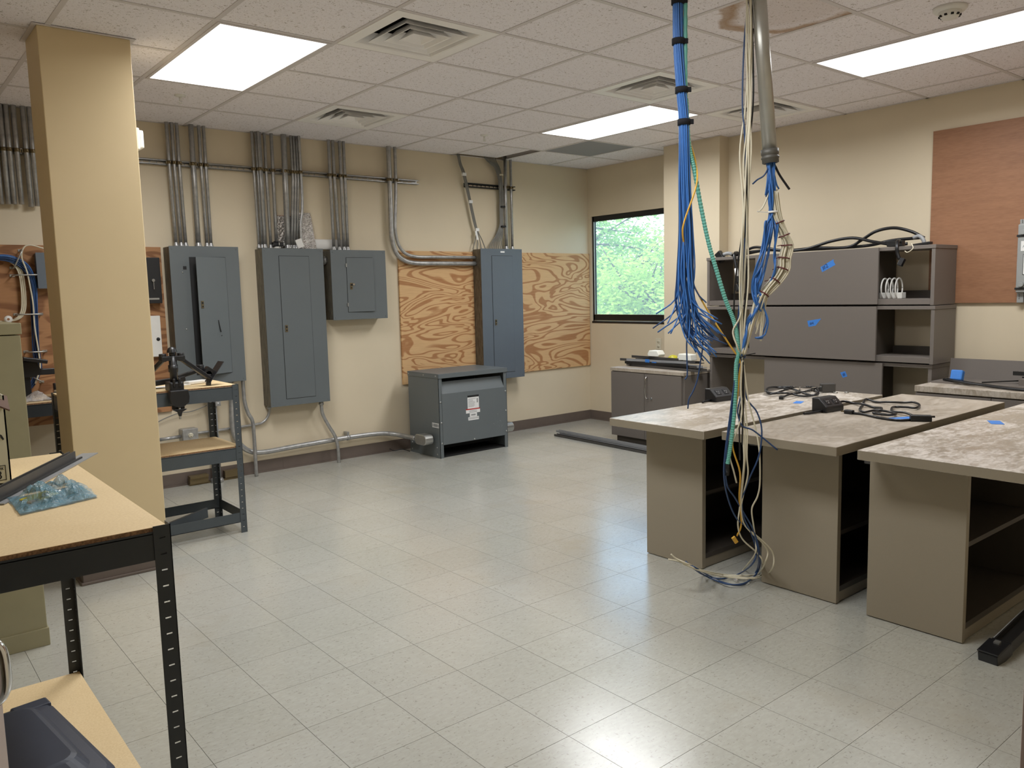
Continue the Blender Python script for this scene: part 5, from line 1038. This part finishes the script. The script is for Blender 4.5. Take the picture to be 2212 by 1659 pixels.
  'h1': [[0.869,1.68],[0.749,1.712],[0.646,1.737],[0.502,1.717],[0.337,1.69],[0.168,1.698],[-0.021,1.743],[-0.202,1.756],[-0.375,1.715],[-0.541,1.684],[-0.608,1.689]],
  'h2': [[0.85,1.68],[0.736,1.7],[0.515,1.707],[0.337,1.693],[0.105,1.7],[-0.144,1.691],[-0.26,1.739],[-0.373,1.792],[-0.506,1.807],[-0.624,1.773],[-0.709,1.722]],
  'h3': [[0.781,1.687],[0.558,1.709],[0.346,1.694],[0.104,1.691],[-0.144,1.691],[-0.318,1.697],[-0.485,1.72],[-0.688,1.726]],
  'c2': [[[1.706,-1.225],[1.702,-1.286],[1.648,-1.391],[1.632,-1.49],[1.69,-1.536]],[[1.788,-1.507],[1.835,-1.436],[1.876,-1.353],[1.957,-1.31],[2.025,-1.295],[2.035,-1.344],[2.05,-1.394],[2.165,-1.36],[2.232,-1.299],[2.217,-1.251],[2.154,-1.197],[2.159,-1.124],[2.188,-1.051],[2.005,-1.125],[1.796,-1.217],[1.757,-1.262],[1.835,-1.285],[1.835,-1.351],[1.785,-1.413],[1.725,-1.404],[1.737,-1.334],[1.747,-1.315],[1.863,-1.293],[1.917,-1.273],[1.962,-1.208],[1.99,-1.133],[2.034,-1.057],[2.031,-1.0],[1.918,-0.997]]],
  'c1': [[2.003,-0.631],[2.097,-0.623],[2.209,-0.633],[2.435,-0.579],[2.236,-0.729],[2.138,-0.763],[2.106,-0.695],[2.124,-0.594],[2.064,-0.552],[2.066,-0.493],[2.185,-0.409],[2.299,-0.377],[2.356,-0.426],[2.287,-0.534],[2.174,-0.654],[2.15,-0.735],[2.236,-0.729],[2.429,-0.606],[2.493,-0.51],[2.39,-0.489],[2.223,-0.521],[2.074,-0.534],[2.077,-0.474],[2.228,-0.393],[2.352,-0.393],[2.355,-0.481]],
  'dkpts': {"box2":[1.73,-1.049],"plug":[1.716,-1.17],"conn":[1.698,-1.564],"metal":[2.356,-0.551],"gbox":[2.426,-0.67],"hinge":[2.429,-0.606],"tape1":[1.92,-0.788],"tape2":[1.731,-1.464],"box1":[1.702,-0.38],"tape3":[1.893,-1.834]},
}

HEMP = (H+.12)
def up_to_ceiling(L, da=0): return [[L[0][0]+da, HEMP, L[0][2]]]+L
def build_hanging():
    rnd = random.Random(31); D = DATA
    # blue network bundle
    t = thing('blue_cable_bundle', 'thick bundle of cut blue network cables hanging from the ceiling', 'cable bundle', sheet_pt([.76, 1.1, 0])); bc = D['bc']; ends = D['bends']; N = 50
    for k in range(N):
        a = k*2.39996; r = math.sqrt((k+.5)/N); P = [[bc[0][0]+.019*r*math.cos(a), HEMP, .019*r*math.sin(a)]]
        for i, (q, sc) in enumerate(zip(bc, (.02, .0195, .02, .0205, .0205, .026, .031, .038, .052))):
            tw = a+.12*i+rnd.uniform(-.18, .18)*(i > 4); P.append([q[0]+sc*r*math.cos(tw), q[1], q[2]+sc*r*math.sin(tw)])
        e = ends[k % len(ends)]; j = k // len(ends); ex, ez, ew = e[0]+(rnd.uniform(-.03, .03) if j else 0), e[1]+(rnd.uniform(-.02, .07) if j else 0), rnd.uniform(-.07, .07)
        if ez > 1.19: P = P[:-1]
        l = P[-1]; P.append([l[0]+(ex-l[0])*.3+.01*rnd.uniform(-1, 1), l[1]+(ez-l[1])*.62, l[2]+(ew-l[2])*.4]); P.append([ex, ez, ew])
        mkobj('cable', MB().tube(SP(P), .0032, 6, 4), 'cable_blue' if k % 6 else 'cable_navy', t)
    mkobj('long_cable', MB().tube(SP(D['blong']), .0033, 6, 5), 'cable_navy', t)
    mkobj('cut_cable', MB().tube(SP(D['bshort']), .0033, 6, 5), 'cable_navy', t)
    for z, q in ((2.577, bc[1]), (2.418, bc[2]), (2.225, bc[3]), (2.096, bc[4])):
        p = sheet_pt(q); mkobj('hook_strap', MB().lathe([(.021, -.012), (.0265, -.012), (.0265, .012), (.021, .012)], p, n=18), 'velcro', t); mkobj('strap_tail', MB().obox(p+Vector((.012, -.022, 0)), (.77, -.63, 0), (.63, .77, 0), (0, 0, 1), .03, .006, .02), 'velcro', t)
    YW = [0, 0, 0, 0, .01, -.045, -.05, -.04, .0, .045, .05, .03, 0]
    yel = [[q[0], q[1], q[2]+(YW[i] if i < len(YW) else 0)] for i, q in enumerate(D['yellow'])]
    single('yellow_fibre_cable', 'thin yellow fibre cable winding past the blue bundle', 'cable', MB().tube(SP(up_to_ceiling(yel)), .0038, 7, 6), 'cable_yellow')
    e = sheet_pt(D['yellow'][-1]); single('fibre_plug', 'small yellow plug dangling at the end of the yellow cable', 'plug', MB().obox(e+Vector((-.008, .006, -.018)), (.6, -.5, .6), (.5, .8, 0), (-.5, .2, .8), .018, .012, .036), 'cable_yellow', bevel=.002)
    # teal corrugated hose
    P = catmull(SP(up_to_ceiling(D['teal'])), 22); m = MB(); n = 12; u = None; V = []
    for i, p in enumerate(P):
        tg = (P[min(i+1, len(P)-1)]-P[max(i-1, 0)]).normalized(); u = tg.orthogonal().normalized() if u is None else (u-tg*u.dot(tg)).normalized(); b = tg.cross(u); r = .0098 if i % 2 else .0082
        V += [p+(u*math.cos(2*PI*j/n)+b*math.sin(2*PI*j/n))*r for j in range(n)]
    m.add(V, [(i*n+j, i*n+(j+1) % n, (i+1)*n+(j+1) % n, (i+1)*n+j) for i in range(len(P)-1) for j in range(n)], False)
    t = thing('corrugated_hose', 'teal corrugated hose slanting down beside the blue bundle', 'hose', P[-1]); mkobj('hose', m, 'hose_teal', t); mkobj('black_sleeve', MB().tube(SP(D['sleeve']), .0088, 10, 2), 'black_rubber', t)
    # grey pipe with coupling
    a, b = sheet_pt(D['pipe'][0]), sheet_pt(D['pipe'][1]); d = (b-a).normalized(); top = a-d*.22; t = thing('hanging_pipe', 'grey metal pipe hanging from the ceiling with cables spilling out', 'pipe', b)
    mkobj('pipe', MB().cyl(top, b, .0295, 24), 'pipe_grey', t); c0 = b+d*-.005
    mkobj('coupling', MB().lathe([(.028, 0), (.036, 0), (.036, .022), (.034, .024), (.034, .03), (.037, .032), (.037, .038), (.034, .04), (.034, .056), (.029, .058), (.027, .03)], c0, d, 24), 'coupling_grey', t)
    # straight cables through the ceiling, gathered by one tie
    t = thing('mixed_cable_drop', 'loose drop of white, navy and black cables tied once and reaching the floor', 'cable bundle', sheet_pt([.99, 0, .1]))
    for nm, mt in (('w_a', 'white'), ('w_b', 'white'), ('w_c', 'white'), ('w_d', 'white'), ('w_e', 'white'), ('k_a', 'black'), ('k_b', 'black'), ('b_a', 'navy')):
        P = [[q[0]+(rnd.uniform(-.009, .009) if 0 < i < len(D[nm])-1 else 0), q[1], q[2]+(rnd.uniform(-.02, .008) if mt == 'white' else rnd.uniform(.004, .014))*(1 if i < len(D[nm])-1 else .4)] for i, q in enumerate(D[nm])]
        mkobj(mt+'_cable', MB().tube(SP(up_to_ceiling(P) if P[0][1] > 2.5 else P), .0036, 7, 6), {'white': 'cable_white', 'black': 'black_rubber', 'navy': 'cable_navy'}[mt], t)
    for k, (mt, P) in enumerate(D['low']):
        P = [[q[0]+(rnd.uniform(-.006, .006) if i == 0 else 0), q[1], q[2]+(rnd.uniform(-.006, .006) if i < 3 else 0)] for i, q in enumerate(P)]
        mkobj(mt+'_cable', MB().tube(SP(P), .0036, 7, 6), {'white': 'cable_white', 'black': 'black_rubber', 'navy': 'cable_navy', 'blue': 'cable_navy'}[mt], t)
        if P[-1][1] < .05: e = sheet_pt(P[-1]); mkobj('plug', MB().obox(e+Vector((0, 0, .004)), (.3, .95, 0), (.95, -.3, 0), (0, 0, 1), .024, .011, .010), 'bag_clear', t)
    q = sheet_pt(D['tie'][0]); m = MB().lathe([(.0135, -.003), (.016, -.003), (.016, .003), (.0135, .003)], q, n=14); m.bar(q-Vector((.03, -.025, .004)), q+Vector((.045, -.035, .012)), .004, .004); mkobj('cable_tie', m, 'black_plastic', t)
    # cables from the pipe
    t = thing('pipe_cable_bundle', 'laced cream and blue cables spilling from the grey pipe', 'cable bundle', sheet_pt([1.02, 1.1, 0])); wb = D['white_b']
    for k in range(24):
        a = k*2.39996; r = .0205*math.sqrt((k+.5)/24); n = len(wb); cut = k % 3 == 2; P = []
        for i, q in enumerate(wb):
            sc = 1 if i < n-3 else .55; P.append([q[0]+r*sc*math.cos(a+.2*i)+(.012 if 3 < i < 9 else 0)*(k % 4 == 0), q[1]+r*.4*math.sin(a), q[2]+r*sc*math.sin(a+.2*i)])
        if cut: e = D['wtails'][(k//3) % len(D['wtails'])]; P = P[:10]+[[e[0]+rnd.uniform(-.01, .01), e[1]+.03, e[2]], [e[0], e[1], e[2]+.01]]
        mkobj('cream_cable', MB().tube(SP(P[1:]), .0036, 6, 5), 'cable_white', t)
    for q in ([3, .021], [4, .0225], [5, .0235], [6, .0235], [7, .0235], [8, .0235], [9, .022]):
        p = sheet_pt(wb[q[0]]); nx_ = sheet_pt(wb[q[0]+1])-sheet_pt(wb[q[0]-1]); mkobj('lacing_tie', MB().lathe([(q[1], -.0025), (q[1]+.0025, -.0025), (q[1]+.0025, .0025), (q[1], .0025)], p, nx_, 14), 'tie_maroon', t); mkobj('tie_tail', MB().bar(p+Vector((-.02, .016, .002)), p+Vector((-.034, .027, -.002)), .004, .003), 'tie_maroon', t)
    CB = list(D['cb'])
    for j in range(2):
        for P in D['cb'][:6]+D['cb'][6:8]: CB.append([[q[0]+rnd.uniform(-.008, .008), q[1]+(rnd.uniform(-.012, .012) if i else 0), q[2]+rnd.uniform(-.014, .014)] for i, q in enumerate(P if j == 0 or len(P) < 6 else P[:9])])
    for P in CB: mkobj('blue_cable', MB().tube([sheet_pt([P[0][0], 2.0, 0])]+SP([[q[0], q[1], q[2]-.012*(i % 2)] for i, q in enumerate(P)]), .0036, 6, 5), 'cable_blue' if len(P) % 2 else 'cable_navy', t)
    mkobj('black_cable_end', MB().tube([sheet_pt([D['kshort'][0][0], 2.0, 0])]+SP(D['kshort']), .005, 7, 5), 'black_rubber', t); mkobj('cream_cable_end', MB().tube(SP(D['wshort']), .0036, 6, 5), 'cable_white', t)
    p = sheet_pt(wb[2]); m = MB().lathe([(.02, -.004), (.0225, -.004), (.0225, .004), (.02, .004)], p+Vector((-.008, .006, -.004)), n=16); m.bar(p+Vector((-.02, .016, -.006)), p+Vector((-.062, .05, 0)), .005, .003); mkobj('white_tie', m, 'white_plastic', t)
build_hanging()
def build_power_cords():
    D = DATA; t = thing('power_whip', 'tangle of thick black power whips lying on the topmost hutch', 'cable', (3.6, 0, 1.665))
    for k, nm in enumerate(('h1', 'h2', 'h3')):
        P = [(3.60+.02*k+.015*math.sin(i*1.3+k), y, max(z, 1.679)) for i, (y, z) in enumerate(D[nm])]; mkobj('power_cable', MB().tube(P, .0115, 9, 6), 'black_rubber', t)
    mkobj('left_connector', MB().obox((3.56, .955, 1.672), (0, -.8, .6), (1, 0, 0), (0, .6, .8), .06, .04, .095), 'black_plastic', t, .004); mkobj('left_elbow', MB().tube([(3.565, .93, 1.69), (3.575, .89, 1.70), (3.59, .86, 1.69)], .016, 10, 4), 'trim_grey', t)
    mkobj('right_elbow', MB().tube([(3.58, -.66, 1.725), (3.575, -.70, 1.735), (3.57, -.73, 1.71), (3.57, -.74, 1.68)], .014, 10, 4), 'trim_grey', t)
    m = MB().obox((3.53, -.56, 1.69), (0, 1, 0), (1, 0, 0), (0, 0, 1), .11, .05, .04); m.obox((3.54, -.74, 1.676), (0, 1, -.1), (1, 0, 0), (0, .1, 1), .12, .05, .018); mkobj('flat_connector', m, 'black_plastic', t, .004)
    mkobj('drop_cable', MB().tube([(3.50, -.60, 1.705), (3.44, -.615, 1.70), (3.41, -.625, 1.66), (3.408, -.63, 1.62), (3.408, -.645, 1.575)], .012, 9, 5), 'black_rubber', t); m = MB().obox((3.408, -.66, 1.555), (.3, -.3, .9), (0, 1, .3), (.9, 0, -.3), .055, .03, .03); mkobj('drop_plug', m, 'black_plastic', t, .003)
    mkobj('stub_wires', MB().tube([(3.42, -.72, 1.68), (3.41, -.735, 1.645), (3.41, -.70, 1.62), (3.41, -.68, 1.63)], .003, 6, 4), 'cable_white', t)
    mkobj('left_drop', MB().tube([(3.52, .76, 1.70), (3.45, .735, 1.69), (3.425, .72, 1.65), (3.42, .705, 1.59), (3.42, .69, 1.50), (3.42, .68, 1.44)], .012, 9, 5), 'black_rubber', t); mkobj('white_sticker', MB().cyl((3.42, .699, 1.565), (3.42, .69, 1.50), .0155, 12), 'print_white', t); mkobj('left_plug', MB().obox((3.42, .68, 1.405), (.2, .5, .8), (0, .8, -.5), (.98, 0, 0), .06, .04, .04), 'black_plastic', t, .004)
    # cord on the cleaner desk
    t = thing('extension_lead', 'black power cord looped on the cleaner desk with plug and connector', 'power cord', (1.75, -1.35, .742)); z = .748
    for k, P in enumerate(D['c2']): mkobj('cord', MB().tube([(x, y, z+(.008*abs(math.sin(i*1.7)) if k else 0)) for i, (x, y) in enumerate(P)], .0062, 8, 5), 'black_rubber', t)
    p = Vector((*D['c2'][0][0], .752)); q = Vector((*D['c2'][0][1], .752)); d = (p-q).normalized(); n = Vector((-d.y, d.x, 0)); mkobj('plug', MB().bar(p-d*.005, p+d*.042, .026, .022), 'black_plastic', t, .004); mkobj('prongs', MB().bar(p+d*.042+n*.006, p+d*.062+n*.006, .002, .006).bar(p+d*.042-n*.006, p+d*.062-n*.006, .002, .006), 'brass_dark', t)
    p = Vector((*D['c2'][0][-1], .757)); d = Vector((.55, -.83, 0)); mkobj('connector', MB().bar(p-d*.01, p+d*.085, .036, .03), 'black_plastic', t, .003); mkobj('connector_latch', MB().bar(p+d*.08+Vector((0, 0, .008)), p+d*.10+Vector((0, 0, .008)), .012, .008), 'black_plastic', t)
    t = thing('extension_lead', 'coiled black power cord heaped on the dusty desk', 'power cord', (2.2, -.55, .742)); P = [(x, y, .749+.012*(i/len(D['c1']))+.01*abs(math.sin(i*2.1))) for i, (x, y) in enumerate(D['c1'])]; mkobj('cord', MB().tube(P, .0062, 8, 5), 'black_rubber', t)
    a = Vector((*D['c1'][0], .752)); mkobj('plug', MB().bar(a, a+Vector((-.045, -.02, 0)), .026, .02), 'black_plastic', t, .003)
build_power_cords()
